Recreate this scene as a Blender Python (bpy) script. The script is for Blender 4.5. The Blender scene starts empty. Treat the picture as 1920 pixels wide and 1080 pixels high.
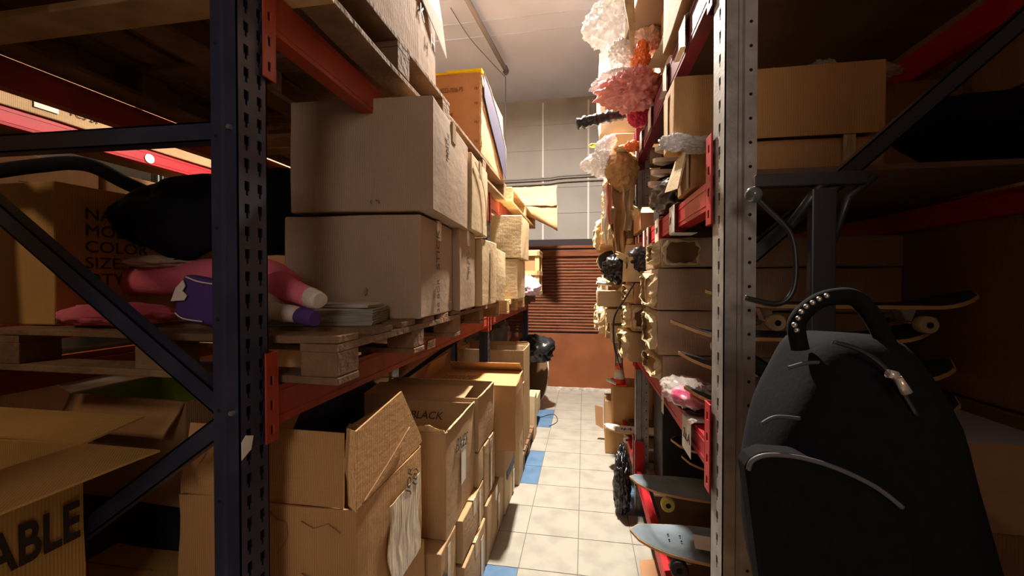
import bpy, bmesh, math, random
from mathutils import Vector, Matrix, noise
R = math.radians
S = bpy.context.scene
col = S.collection
# ------------------------------------------------------------------ camera
FPX = 782.0
YAW, PIT, CAMZ = R(9.8), R(-0.73), 1.6
cam_d = bpy.data.cameras.new('camera'); cam = bpy.data.objects.new('camera', cam_d); col.objects.link(cam)
cam_d.sensor_width = 36; cam_d.lens = FPX/1920*36; cam_d.clip_start = .02
cam.location = (0, 0, CAMZ); cam.rotation_euler = (R(90)+PIT, 0, YAW)
S.camera = cam
# ------------------------------------------------------------------ world, lamps, exposure
w = bpy.data.worlds.new('world'); S.world = w; w.use_nodes = True
w.node_tree.nodes['Background'].inputs[0].default_value = (.30, .36, .55, 1)
w.node_tree.nodes['Background'].inputs[1].default_value = .02
S.view_settings.view_transform = 'Standard'; S.view_settings.look = 'None'
S.view_settings.exposure = 0.0; S.view_settings.gamma = 1
S.view_settings.use_curve_mapping = False
def lamp(name, loc, power, color, radius, rot=None, size=None):
    l = bpy.data.lights.new(name, 'AREA' if size else 'POINT'); l.energy = power; l.color = color
    if size: l.shape = 'RECTANGLE'; l.size, l.size_y = size
    else: l.shadow_soft_size = radius
    o = bpy.data.objects.new(name, l); col.objects.link(o); o.location = loc
    if rot: o.rotation_euler = rot
    return o
LAMP = (-.29, 3.55, 4.15)
lamp('aisle_lamp_light', (LAMP[0], LAMP[1], LAMP[2]-.02), 480, (1, .90, .78), 0, rot=(0, 0, 0), size=(.16, .16))
lamp('fill_light_behind', (.34, -2.4, 2.5), 100, (1, .84, .74), .5)  # fill light added behind the camera to lift the faces turned to it
lamp('next_aisle_light', (-2.25, 3.1, 4.1), 85, (1, .85, .62), .1)
lamp('next_aisle_light_behind', (-2.35, -.9, 3.0), 55, (1, .74, .5), .15)
# ------------------------------------------------------------------ materials
def M(name, c, rough=.8, c2=None, scale=6, metal=0, bump=0, bscale=40, detail=4, spec=.3, lo=.35, hi=.65, stretch=(1,1,1), **kw):
    m = bpy.data.materials.new(name); m.use_nodes = True; nt = m.node_tree; N = nt.nodes; L = nt.links
    b = N['Principled BSDF']; b.inputs['Base Color'].default_value = (*c, 1); b.inputs['Roughness'].default_value = rough
    b.inputs['Metallic'].default_value = metal; b.inputs['Specular IOR Level'].default_value = spec
    tc = N.new('ShaderNodeTexCoord'); mp = N.new('ShaderNodeMapping'); L.new(tc.outputs['Object'], mp.inputs[0]); mp.inputs['Scale'].default_value = stretch
    if c2:
        n = N.new('ShaderNodeTexNoise'); n.inputs['Scale'].default_value = scale; n.inputs['Detail'].default_value = detail; L.new(mp.outputs[0], n.inputs[0])
        r = N.new('ShaderNodeValToRGB'); r.color_ramp.elements[0].position = lo; r.color_ramp.elements[1].position = hi
        r.color_ramp.elements[0].color = (*c, 1); r.color_ramp.elements[1].color = (*c2, 1)
        L.new(n.outputs[0], r.inputs[0]); L.new(r.outputs[0], b.inputs['Base Color'])
    if bump:
        n2 = N.new('ShaderNodeTexNoise'); n2.inputs['Scale'].default_value = bscale; n2.inputs['Detail'].default_value = 5; L.new(mp.outputs[0], n2.inputs[0])
        bp = N.new('ShaderNodeBump'); bp.inputs['Strength'].default_value = bump; bp.inputs['Distance'].default_value = .01
        L.new(n2.outputs[0], bp.inputs['Height']); L.new(bp.outputs[0], b.inputs['Normal'])
    for k, v in kw.items(): b.inputs[k.replace('_', ' ')].default_value = v
    return m
def cardboard(name, c, c2=None, flute=.12):
    m = M(name, c, .85, c2 or tuple(x*.88 for x in c), 3.5, detail=6)
    nt = m.node_tree; N = nt.nodes; L = nt.links; b = N['Principled BSDF']
    tc = N.new('ShaderNodeTexCoord'); sx = N.new('ShaderNodeSeparateXYZ'); L.new(tc.outputs['Object'], sx.inputs[0])
    ad = N.new('ShaderNodeMath'); ad.operation = 'ADD'; L.new(sx.outputs[0], ad.inputs[0]); L.new(sx.outputs[1], ad.inputs[1])
    mu = N.new('ShaderNodeMath'); mu.operation = 'MULTIPLY'; mu.inputs[1].default_value = 900; L.new(ad.outputs[0], mu.inputs[0])
    si = N.new('ShaderNodeMath'); si.operation = 'SINE'; L.new(mu.outputs[0], si.inputs[0])
    n = N.new('ShaderNodeTexNoise'); n.inputs['Scale'].default_value = 14; n.inputs['Detail'].default_value = 6
    mx = N.new('ShaderNodeMath'); mx.operation = 'MULTIPLY_ADD'; L.new(si.outputs[0], mx.inputs[0]); mx.inputs[1].default_value = flute; L.new(n.outputs[0], mx.inputs[2])
    bp = N.new('ShaderNodeBump'); bp.inputs['Strength'].default_value = .25; bp.inputs['Distance'].default_value = .012
    L.new(mx.outputs[0], bp.inputs['Height']); L.new(bp.outputs[0], b.inputs['Normal'])
    return m
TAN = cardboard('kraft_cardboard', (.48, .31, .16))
TAN2 = cardboard('warm_kraft_cardboard', (.52, .29, .115))
PALE = cardboard('pale_cardboard', (.60, .46, .27))
GREYC = cardboard('dull_kraft_cardboard', (.42, .30, .20))
ORNG = cardboard('orange_kraft_cardboard', (.54, .29, .15))
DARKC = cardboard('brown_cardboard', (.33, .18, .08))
YELC = cardboard('yellow_kraft_cardboard', (.50, .29, .09))
TORN = M('torn_cardboard_core', (.74, .58, .34), .95, (.55, .38, .19), 30, bump=.8, bscale=120)
INKM = M('black_printing_ink', (.035, .022, .015), .7)
INKB = M('brown_printing_ink', (.16, .07, .03), .7)
PEN = M('dark_marker_ink', (.05, .035, .03), .6)
TAPE = M('clear_packing_tape', (.66, .54, .38), .22, (.42, .27, .13), 70, spec=.7, stretch=(1, 1, .12), bump=.4, bscale=80)
YTAPE = M('yellow_packing_tape', (.80, .60, .03), .35)
PAPER = M('white_paper', (.80, .76, .68), .8, (.70, .66, .58), 8)
WOOD = M('rough_pallet_wood', (.27, .16, .085), .9, (.15, .085, .045), 5, bump=.7, bscale=45, stretch=(1, 1, 1), detail=8)
WOODL = M('light_pallet_wood', (.62, .42, .20), .85, (.45, .28, .12), 7, bump=.5, bscale=45, detail=8)
BLUE = M('dark_blue_rack_paint', (.020, .024, .048), .42, (.036, .042, .070), 9, spec=.5, lo=.45, hi=.8)
SCUFF = M('scuffed_bare_metal', (.20, .21, .27), .6, (.05, .06, .11), 30)
ORANGE = M('orange_rack_paint', (.38, .045, .016), .45, (.22, .028, .014), 8, spec=.5, lo=.4, hi=.75)
RED = M('red_rack_paint', (.46, .014, .02), .45, (.36, .010, .016), 8, spec=.3, lo=.4, hi=.8)
GALV = M('galvanised_steel', (.35, .335, .31), .5, (.24, .225, .205), 14, metal=.35, spec=.5, bump=.12, bscale=60)
HOLE = M('dark_punched_hole', (.008, .008, .009), .9)
STEEL = M('bright_bolt_steel', (.6, .58, .54), .3, metal=.9)
BLACKP = M('black_plastic_sheet', (.012, .012, .014), .28, bump=.5, bscale=30, spec=.6)
BLACKF = M('black_fabric', (.005, .005, .007), .9, (.007, .007, .009), 60, bump=.08, bscale=120, spec=.12)
BLACKM = M('black_painted_metal', (.018, .02, .024), .35, spec=.6)
GRIP = M('dark_grip_tape', (.035, .035, .038), .95, bump=.6, bscale=500)
GREYG = M('grey_blue_board_top', (.20, .25, .29), .75, (.15, .19, .22), 9, bump=.3, bscale=300)
PLY = M('maple_plywood_edge', (.70, .46, .22), .5, (.48, .27, .11), 60, stretch=(.2, .2, 20))
PINK = M('pink_fabric', (.74, .17, .24), .85, (.62, .12, .18), 7, bump=.3, bscale=90)
HOTP = M('hot_pink_fabric', (.80, .03, .22), .6, bump=.2)
WHITEF = M('off_white_plush', (.68, .60, .50), .9, (.58, .5, .42), 12, bump=.3, bscale=120)
PURPLE = M('purple_fabric', (.075, .035, .17), .85)
def film(name, c, alpha, rough=.12):
    m = M(name, c, rough, spec=.8, bump=.8, bscale=22); m.node_tree.nodes['Principled BSDF'].inputs['Alpha'].default_value = alpha
    return m
BAGW = film('white_plastic_bag', (.86, .84, .84), .72, .25)
BAGP = film('pink_plastic_bag', (.85, .30, .30), .92, .25)
BAGC = film('clear_plastic_film', (.78, .72, .66), .42, .10)
BAGO = film('orange_plastic_bag', (.95, .22, .05), .95, .3)
BAGK = M('black_bin_liner', (.014, .014, .017), .30, bump=.5, bscale=18, spec=.5)
# ------------------------------------------------------------------ helpers
def link(name, me, mats=None, parent=None):
    o = bpy.data.objects.new(name, me); col.objects.link(o)
    if mats is not None:
        for m in (mats if isinstance(mats, (list, tuple)) else [mats]): me.materials.append(m)
    if parent: o.parent = parent
    return o
def build(name, bm, mats, parent=None, smooth=False, bevel=0):
    me = bpy.data.meshes.new(name)
    bmesh.ops.recalc_face_normals(bm, faces=bm.faces)
    if smooth:
        for f in bm.faces: f.smooth = True
    bm.to_mesh(me); bm.free(); o = link(name, me, mats, parent)
    if bevel:
        b = o.modifiers.new('bevel', 'BEVEL'); b.width = bevel; b.segments = 2; b.limit_method = 'ANGLE'
    return o
def tag(o, label, cat, group=None):
    o['label'] = label; o['category'] = cat
    if group: o['group'] = group
    return o
def thing(name, label, cat, loc=(0, 0, 0), rz=0, group=None, rot=None):
    o = bpy.data.objects.new(name, None); col.objects.link(o); o.empty_display_size = .05
    o.location = loc; o.rotation_euler = rot or (0, 0, rz); return tag(o, label, cat, group)
def struct(o): o['kind'] = 'structure'; return o
def ident(v): return v
def bx(bm, x0, x1, y0, y1, z0, z1, mi=0, sub=None, f=ident):
    """box, optionally cut into cells (nx,ny,nz) and warped by f"""
    nx, ny, nz = sub or (1, 1, 1)
    def face(o, u, v, nu, nv):
        g = [[bm.verts.new(f(o + u*(i/nu) + v*(j/nv))) for j in range(nv+1)] for i in range(nu+1)]
        for i in range(nu):
            for j in range(nv):
                q = bm.faces.new((g[i][j], g[i+1][j], g[i+1][j+1], g[i][j+1])); q.material_index = mi
    X, Y, Z = Vector((x1-x0, 0, 0)), Vector((0, y1-y0, 0)), Vector((0, 0, z1-z0)); o = Vector((x0, y0, z0))
    s = len(bm.verts)
    face(o, X, Y, nx, ny); face(o+Z, X, Y, nx, ny); face(o, X, Z, nx, nz); face(o+Y, X, Z, nx, nz); face(o, Y, Z, ny, nz); face(o+X, Y, Z, ny, nz)
    bm.verts.ensure_lookup_table(); bmesh.ops.remove_doubles(bm, verts=bm.verts[s:], dist=1e-5)
def box(name, x0, x1, y0, y1, z0, z1, m, parent=None, bevel=0, sub=None, f=ident):
    bm = bmesh.new(); bx(bm, x0, x1, y0, y1, z0, z1, 0, sub, f); return build(name, bm, m, parent, bevel=bevel)
def tube(bm, pts, r, seg=8, mi=0, cap=True):
    pts = [Vector(p) for p in pts]; rings = []; n = len(pts); prev = None
    for i, p in enumerate(pts):
        t = (pts[min(i+1, n-1)] - pts[max(i-1, 0)]).normalized()
        a = prev if prev is not None else (Vector((0, 0, 1)) if abs(t.z) < .9 else Vector((1, 0, 0)))
        a = (a - t*a.dot(t)).normalized(); b = t.cross(a); prev = a
        rr = r[i] if isinstance(r, (list, tuple)) else r
        rings.append([bm.verts.new(p + (a*math.cos(k*2*math.pi/seg) + b*math.sin(k*2*math.pi/seg))*rr) for k in range(seg)])
    for i in range(n-1):
        for k in range(seg):
            q = bm.faces.new((rings[i][k], rings[i][(k+1) % seg], rings[i+1][(k+1) % seg], rings[i+1][k])); q.material_index = mi; q.smooth = True
    if cap:
        for rg in (rings[0], rings[-1]):
            q = bm.faces.new(rg); q.material_index = mi
def tubeo(name, pts, r, m, parent=None, seg=8):
    bm = bmesh.new(); tube(bm, pts, r, seg); return build(name, bm, m, parent)
def arc(pts, k=6):
    """Catmull-Rom smoothing of a list of points"""
    P = [Vector(p) for p in pts]; out = []
    for i in range(len(P)-1):
        a, b, c, d = P[max(i-1, 0)], P[i], P[i+1], P[min(i+2, len(P)-1)]
        for j in range(k):
            t = j/k; out.append(.5*((2*b) + (c-a)*t + (2*a-5*b+4*c-d)*t*t + (3*b-3*c+d-a)*t**3))
    out.append(P[-1]); return out
def prism(bm, poly, h0, h1, ax='z', mi=0):
    """extrude a 2D polygon. ax z:(x,y) ; y:(x,z) ; x:(y,z)"""
    def v(p, h): return {'z': (p[0], p[1], h), 'y': (p[0], h, p[1]), 'x': (h, p[0], p[1])}[ax]
    a = [bm.verts.new(v(p, h0)) for p in poly]; b = [bm.verts.new(v(p, h1)) for p in poly]
    fs = [bm.faces.new(a), bm.faces.new(b)] + [bm.faces.new((a[i], a[(i+1) % len(a)], b[(i+1) % len(a)], b[i])) for i in range(len(a))]
    for q in fs: q.material_index = mi
def plate(bm, O, U, V, N, w, h, t, holes, mi=0):
    """flat plate w x h with rectangular holes (u0,u1,v0,v1), thickness t along N"""
    O, U, V, N = map(Vector, (O, U, V, N))
    us = sorted({0, w} | {x for q in holes for x in q[:2]}); vs = sorted({0, h} | {x for q in holes for x in q[2:]})
    us = [u for u in us if 0 <= u <= w]; vs = [v for v in vs if 0 <= v <= h]
    solid = {}
    for i in range(len(us)-1):
        for j in range(len(vs)-1):
            u, v = (us[i]+us[i+1])/2, (vs[j]+vs[j+1])/2
            solid[i, j] = not any(q[0] < u < q[1] and q[2] < v < q[3] for q in holes)
    c = {}
    def vt(i, j, k):
        if (i, j, k) not in c: c[i, j, k] = bm.verts.new(O + U*us[i] + V*vs[j] + N*(t*k))
        return c[i, j, k]
    def F(*a):
        q = bm.faces.new(a); q.material_index = mi
    for (i, j), s in solid.items():
        if not s: continue
        F(vt(i, j, 0), vt(i+1, j, 0), vt(i+1, j+1, 0), vt(i, j+1, 0)); F(vt(i, j, 1), vt(i+1, j, 1), vt(i+1, j+1, 1), vt(i, j+1, 1))
        if not solid.get((i-1, j)): F(vt(i, j, 0), vt(i, j+1, 0), vt(i, j+1, 1), vt(i, j, 1))
        if not solid.get((i+1, j)): F(vt(i+1, j, 0), vt(i+1, j+1, 0), vt(i+1, j+1, 1), vt(i+1, j, 1))
        if not solid.get((i, j-1)): F(vt(i, j, 0), vt(i+1, j, 0), vt(i+1, j, 1), vt(i, j, 1))
        if not solid.get((i, j+1)): F(vt(i, j+1, 0), vt(i+1, j+1, 0), vt(i+1, j+1, 1), vt(i, j+1, 1))
def text(name, s, size, mat, parent, loc, rot, shear=0, sx=1, align='LEFT', bold=0):
    c = bpy.data.curves.new(name, 'FONT'); c.body = s; c.size = size; c.shear = shear; c.align_x = align; c.offset = bold; c.extrude = .0004; c.space_line = 1.0
    t = bpy.data.objects.new(name, c); col.objects.link(t)
    me = bpy.data.meshes.new_from_object(t.evaluated_get(bpy.context.evaluated_depsgraph_get()))
    bpy.data.objects.remove(t); o = link(name, me, mat, parent); o.location = loc; o.rotation_euler = rot; o.scale = (sx, 1, 1)
    return o
ROT_S = (R(90), 0, 0); ROT_E = (R(90), 0, R(90)); ROT_W = (R(90), 0, R(-90))
def crumple(name, loc, size, m, parent=None, seed=0, amp=.25, freq=2.2, sub=4, ridge=True, rot=(0, 0, 0), flat=None, pull=(), fold=0):
    """wrinkled blob: bags, cloth bundles. pull: (direction, length, width) spikes"""
    bm = bmesh.new(); bmesh.ops.create_icosphere(bm, subdivisions=sub, radius=1)
    off = Vector((seed*7.3, seed*3.1, seed*1.7)); sz = Vector(size)
    for v in bm.verts:
        d = v.co.normalized(); n = noise.noise(d*freq + off)
        if ridge: n = (1-2*abs(n))*.6 + .4*(1-2*abs(noise.noise(d*freq*2.3+off))) - .4 + .35*(1-2*abs(noise.noise(d*freq*5+off)))
        k = 1 + amp*n
        if fold: k += fold*(1-2*abs(noise.noise(Vector((d.x*2, d.y*2, d.z*5))+off)))*.5 + fold*.5*(1-2*abs(noise.noise(d*6+off))) - fold*.35
        for (pd, pl, pw) in pull:
            a = max(0, d.dot(Vector(pd).normalized())); k += pl*a**pw
        v.co = Vector((d.x*sz.x*k, d.y*sz.y*k, d.z*sz.z*k))
        if flat is not None and v.co.z < flat: v.co.z = flat + (v.co.z-flat)*.08
    o = build(name, bm, m, parent, smooth=True); o.location = loc; o.rotation_euler = rot
    return o
# ------------------------------------------------------------------ cartons
def warp(seed, amp, w, d, h, bulge=0):
    o = Vector((seed*5.1, seed*2.7, seed))
    def f(v):
        n = noise.noise_vector(v*4.5 + o)*amp
        r = v + n
        if bulge:
            a = math.sin(math.pi*min(max(v.z/h, 0), 1)); bx_ = 1-(2*v.x/w)**2; by_ = 1-(2*v.y/d)**2
            r.y += bulge*a*max(bx_, 0)*(1 if v.y > 0 else -1)*(abs(v.y) > d*.4); r.x += bulge*a*max(by_, 0)*(1 if v.x > 0 else -1)*(abs(v.x) > w*.4)
        return r
    return f
cseed = [0]
def carton(label, corner, w, d, h, rz=0, side='L', m=None, flaps=(), group=None, closed=True, bulge=.004, amp=.004, tape=None, cat='cardboard box', name='cardboard_box', tilt=(0, 0), inner=None, seams=True, lo=0):
    """corner = the carton's near, aisle-side bottom corner in the room"""
    cseed[0] += 1; sd = cseed[0]; m = m or TAN; sg = 1 if side == 'L' else -1
    ca, sa = math.cos(R(rz)), math.sin(R(rz)); lx, ly = sg*w/2, -d/2
    loc = (corner[0]-(lx*ca-ly*sa), corner[1]-(lx*sa+ly*ca), corner[2])
    t = thing(name, label, cat, loc, 0, group, rot=(R(tilt[0]), R(tilt[1]), R(rz)))
    f = warp(sd, amp, w, d, h, bulge); T = .007; nx, ny, nz = 7, 7, 6
    bm = bmesh.new()
    if closed:
        bx(bm, -w/2, w/2, -d/2, d/2, 0, h, 0, (nx, ny, nz), f)
        build('body', bm, m, t, bevel=.006)
        if seams:
            bm = bmesh.new()
            if seams == 'x': bx(bm, -w/2-.001, w/2+.001, -.0015, .0015, h+amp*.6, h+.0045, 0, (8, 1, 1))
            else: bx(bm, -.0015, .0015, -d/2-.001, d/2+.001, h+amp*.6, h+.0045, 0, (1, 8, 1))
            if tape is None: build('top_seam', bm, DARKC, t)
            else: bm.free()
        if tape:
            bm = bmesh.new(); q = .028
            e = .004+bulge*.2
            if tape == 'x':
                bx(bm, -w/2-e, w/2+e, -q, q, h+.002, h+.0052, 0, (8, 1, 1)); bx(bm, w/2-.001, w/2+e, -q, q, h-.08, h+.004); bx(bm, -w/2-e, -w/2+.001, -q, q, h-.08, h+.004)
            else:
                bx(bm, -q, q, -d/2-e, d/2+e, h+.002, h+.0052, 0, (1, 8, 1)); bx(bm, -q, q, -d/2-e, -d/2+.001, h-.08, h+.004); bx(bm, -q, q, d/2-.001, d/2+e, h-.08, h+.004)
            build('packing_tape', bm, TAPE, t)
    else:
        bx(bm, -w/2, w/2, -d/2, d/2, lo, lo+T, 0, (nx, ny, 1), f)
        bx(bm, -w/2, w/2, -d/2, -d/2+T, 0, h, 0, (nx, 1, nz), f); bx(bm, -w/2, w/2, d/2-T, d/2, 0, h, 0, (nx, 1, nz), f)
        bx(bm, -w/2, -w/2+T, -d/2, d/2, 0, h, 0, (1, ny, nz), f); bx(bm, w/2-T, w/2, -d/2, d/2, 0, h, 0, (1, ny, nz), f)
        build('body', bm, m, t)
        if inner:
            bm = bmesh.new(); e = T+.002+amp*.5
            for q in ((-w/2+e, w/2-e, -d/2+e, -d/2+e+.001), (-w/2+e, w/2-e, d/2-e-.001, d/2-e), (-w/2+e, -w/2+e+.001, -d/2+e, d/2-e), (w/2-e-.001, w/2-e, -d/2+e, d/2-e)):
                bx(bm, *q, .01, h-.001)
            bx(bm, -w/2+e, w/2-e, -d/2+e, d/2-e, .01, .012)
            build('lining', bm, inner, t)
    for fl in flaps: flap(t, w, d, h, f, m, **fl)
    return t
def flap(t, w, d, h, f, m, e='S', L=.2, a=90, cut=.02, bend=0, mat=None, skew=0, s0=0, s1=1, tornend=False):
    """a: 0 straight out, 90 upright, 180 folded shut, negative hanging"""
    W = w if e in 'NS' else d; x0, x1 = -W/2+W*s0, -W/2+W*s1; T = .005; nu, nv = 8, 6
    bm = bmesh.new(); g = {}
    for k in (0, 1):
        for i in range(nu+1):
            for j in range(nv+1):
                u = i/nu; v = j/nv; x = x0+(x1-x0)*u; c = cut*v; x = x + (c if u < .5 else -c)*abs(2*u-1) + skew*v
                aa = R(a) + R(bend)*v; l = L*v
                if tornend: l += .018*noise.noise(Vector((u*9, v*2, L*50)))*v*2
                out = l*math.cos(R(a)+R(bend)*v*.5); up = l*math.sin(R(a)+R(bend)*v*.5)
                nrm = (-math.sin(aa)*T*k, math.cos(aa)*T*k); out += nrm[0]; up += nrm[1]
                n = noise.noise(Vector((x*5+L, v*3, cseed[0]*2.2)))*.006
                p = {'S': (x, -d/2-out-n, h+up), 'N': (x, d/2+out+n, h+up), 'E': (w/2+out+n, x, h+up), 'W': (-w/2-out-n, x, h+up)}[e]
                g[k, i, j] = bm.verts.new(p)
    for i in range(nu):
        for j in range(nv):
            for k in (0, 1): bm.faces.new((g[k, i, j], g[k, i+1, j], g[k, i+1, j+1], g[k, i, j+1]))
    for i in range(nu):
        for j in (0, nv): bm.faces.new((g[0, i, j], g[0, i+1, j], g[1, i+1, j], g[1, i, j]))
    for j in range(nv):
        for i in (0, nu): bm.faces.new((g[0, i, j], g[0, i, j+1], g[1, i, j+1], g[1, i, j]))
    return build('flap', bm, mat or m, t)
def sticker(parent, face, w, d, h, u, v, su, sv, m=None, name='label', off=.006, skew=0):
    """flat label on a carton face; u,v = centre (u along the face, v height)"""
    bm = bmesh.new()
    q = [(u-su/2, v-sv/2), (u+su/2, v-sv/2), (u+su/2+skew, v+sv/2), (u-su/2+skew, v+sv/2)]
    if face == 'S': prism(bm, q, -d/2-off-.001, -d/2-off, 'y')
    elif face == 'E': prism(bm, q, w/2+off, w/2+off+.001, 'x')
    elif face == 'W': prism(bm, q, -w/2-off-.001, -w/2-off, 'x')
    return build(name, bm, m or PAPER, parent)
# ------------------------------------------------------------------ setting: floor, walls, ceiling, shutter
TS = .3285; TX0, TY0 = -.36, 2.292
TILE = M('cream_marbled_tile', (.375, .355, .305), .30, (.29, .27, .235), 7, spec=.5, detail=9, lo=.42, hi=.72)
TBLUE = M('blue_marbled_tile', (.075, .15, .27), .35, (.11, .20, .33), 9, spec=.5, detail=8)
GROUT = M('grey_grout', (.16, .15, .13), .9)
bm = bmesh.new(); g = .0025
bx(bm, -5, 4.0, -4, 6.34, -.06, -.003, 2)
blue = {(-1, 1), (-1, 2), (-1, 0), (-1, -1), (-1, 4), (-1, 5), (-1, 8), (-1, 9), (2, 5), (2, 8), (2, 9)}
blue = {(-1, -1), (-1, -2), (-1, 3), (-1, 4), (-1, 7), (-1, 8), (2, 2), (2, 3), (2, 6), (2, 7), (2, -2), (2, -1)}
for i in range(-14, 13):
    for j in range(-19, 13):
        x, y = TX0+i*TS, TY0+j*TS
        bx(bm, x+g, min(x+TS-g, 3.99), y+g, min(y+TS-g, 6.33), -.004, 0, 1 if (i, j) in blue else 0)
fl = struct(build('floor', bm, [TILE, TBLUE, GROUT]))
PLAST = M('cream_wall_panel', (.235, .213, .195), .75, (.20, .18, .165), 2.2, bump=.1, bscale=12)
CEIL = M('off_white_ceiling', (.40, .44, .60), .8, (.36, .40, .54), 2)
DULL = M('dull_side_wall', (.22, .17, .13), .9, (.16, .12, .09), 2)
bm = bmesh.new()
bx(bm, -5, 4, 6.36, 6.5, 2.25, 4.6)
# panel battens
for x in (-2.3, -1.45, -.62, .06, .9, 1.75): bx(bm, x-.014, x+.014, 6.352, 6.362, 2.25, 4.33, 1)
for z in (2.66, 3.05, 3.62, 4.0): bx(bm, -5, 4, 6.353, 6.36, z-.008, z+.008)
struct(build('wall_back', bm, [PLAST, M('pale_joint_filler', (.42, .39, .36), .8)]))
struct(box('wall_left', -5.15, -5, -4, 6.5, 0, 4.6, DULL)); struct(box('wall_right', 4, 4.15, -4, 6.5, 0, 4.6, DULL)); struct(box('wall_front', -5, 4, -4.15, -4, 0, 4.6, DULL))
bm = bmesh.new(); bx(bm, -5, 4, -4, 6.5, 4.38, 4.5)
for y in (4.35, 4.62, 3.4, 2.0): bx(bm, -5, 4, y-.008, y+.008, 4.372, 4.38)
struct(build('ceiling', bm, CEIL))
# brown roller shutter with plain bottom panel
SHUT = M('brown_shutter_paint', (.20, .062, .022), .6, (.11, .032, .014), 7, spec=.2, stretch=(.5, 1, 9), detail=8)
SHUT2 = M('orange_brown_panel', (.24, .078, .026), .6, (.18, .055, .02), 2.5)
d1 = struct(thing('door_1', 'x', 'x', (0, 6.3, 0)))
for k in ('label', 'category'): del d1[k]
bm = bmesh.new(); z = .86
while z < 1.98:
    prism(bm, [(0.02, z), (-.004, z+.005), (-.012, z+.022), (-.004, z+.040), (.02, z+.0455)], -5, 4, 'x'); z += .046
build('slat_panel', bm, SHUT, d1)
box('bottom_panel', -5, 4, -.012, .03, .03, .84, SHUT2, d1)
box('top_rail', -5, 4, -.035, .04, 1.99, 2.09, SHUT, d1, bevel=.01); box('top_rail', -5, 4, -.05, .04, 2.11, 2.15, SHUT, d1, bevel=.006)
box('header', -5, 4, -.01, .05, 2.15, 2.25, M('dark_lintel', (.02, .012, .014), .7), d1)
tr = struct(box('trim_1', -5, 4, 6.24, 6.34, 0, .035, M('whitish_mortar_sill', (.62, .57, .5), .9, (.4, .34, .28), 20, bump=1, bscale=30), sub=(90, 1, 1), f=lambda v: v+noise.noise_vector(v*11)*.014))
# conduits on the wall, hook with a hanging wire, slanted pipe under the ceiling
for z in (3.11, 3.17, 3.20):
    o = tubeo('conduit', arc([(-4.9, 6.33, z-.03), (-1, 6.33, z-.02), (-.3, 6.33, z+.01), (.6, 6.33, z+.015), (3.9, 6.33, z)]), .011 if z < 3.19 else .007, M('grey_conduit', (.19, .18, .17), .6))
    tag(o, 'grey conduit run on the back wall, %s of the three lines' % {3.11: 'lowest', 3.17: 'middle', 3.20: 'topmost'}[z], 'pipe', 'conduits on the back wall')
# ------------------------------------------------------------------ rack parts
def upright(t, x, y0, y1, dx, z0, z1, m, side, cols=1, pitch=.062, ph=0, slotm=None, holes=True, boltz=()):
    """open-section post. aisle face lies on X=x (side L: faces +X, post body towards -X), y0..y1 wide, dx deep"""
    bm = bmesh.new(); s = -1 if side == 'L' else 1; W = y1-y0; H = z1-z0; n = int(H/pitch)
    cs = [.30*W, .74*W] if cols == 2 else [.42*W]
    hl = []
    for c in cs:
        for k in range(n):
            v = ph+k*pitch; hl += [(c-.0075, c+.0075, v+.014, v+.036), (c-.0035, c+.0035, v+.002, v+.015)]
    plate(bm, (x, y0, z0), (0, 1, 0), (0, 0, 1), (s, 0, 0), W, H, .003, hl)
    X = lambda v: x+s*v
    for yy, dr in ((y0, 1), (y1, -1)):
        # side: flat, groove, flange
        pr = [(0, 0), (.40*dx, 0), (.46*dx, .006), (.56*dx, .006), (.62*dx, 0), (dx, 0), (dx, .012), (dx-.003, .012), (dx-.003, .003), (.63*dx, .003), (.57*dx, .009), (.45*dx, .009), (.39*dx, .003), (0, .003)]
        prism(bm, [(X(a), yy+dr*b) for a, b in pr], z0, z1)
    up = build('upright', bm, m, t)
    if holes:
        bm = bmesh.new()
        for k in range(n):
            z = z0+ph+k*pitch+.03
            if holes == 'sparse' and not (k % 4 == 0): continue
            p = [(X(.80*dx)+.0042*math.cos(a*math.pi/5), z+.0042*math.sin(a*math.pi/5)) for a in range(10)]
            prism(bm, p, y0-.0006, y0+.001, 'y')
        build('side_hole', bm, HOLE, up)['kind'] = 'stuff'
    for z in boltz:
        bm = bmesh.new(); prism(bm, [(X(.25*dx)+.006*math.cos(a*math.pi/3), z+.006*math.sin(a*math.pi/3)) for a in range(6)], y0-.008, y0, 'y'); build('bolt', bm, STEEL, up)
    return up
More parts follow.
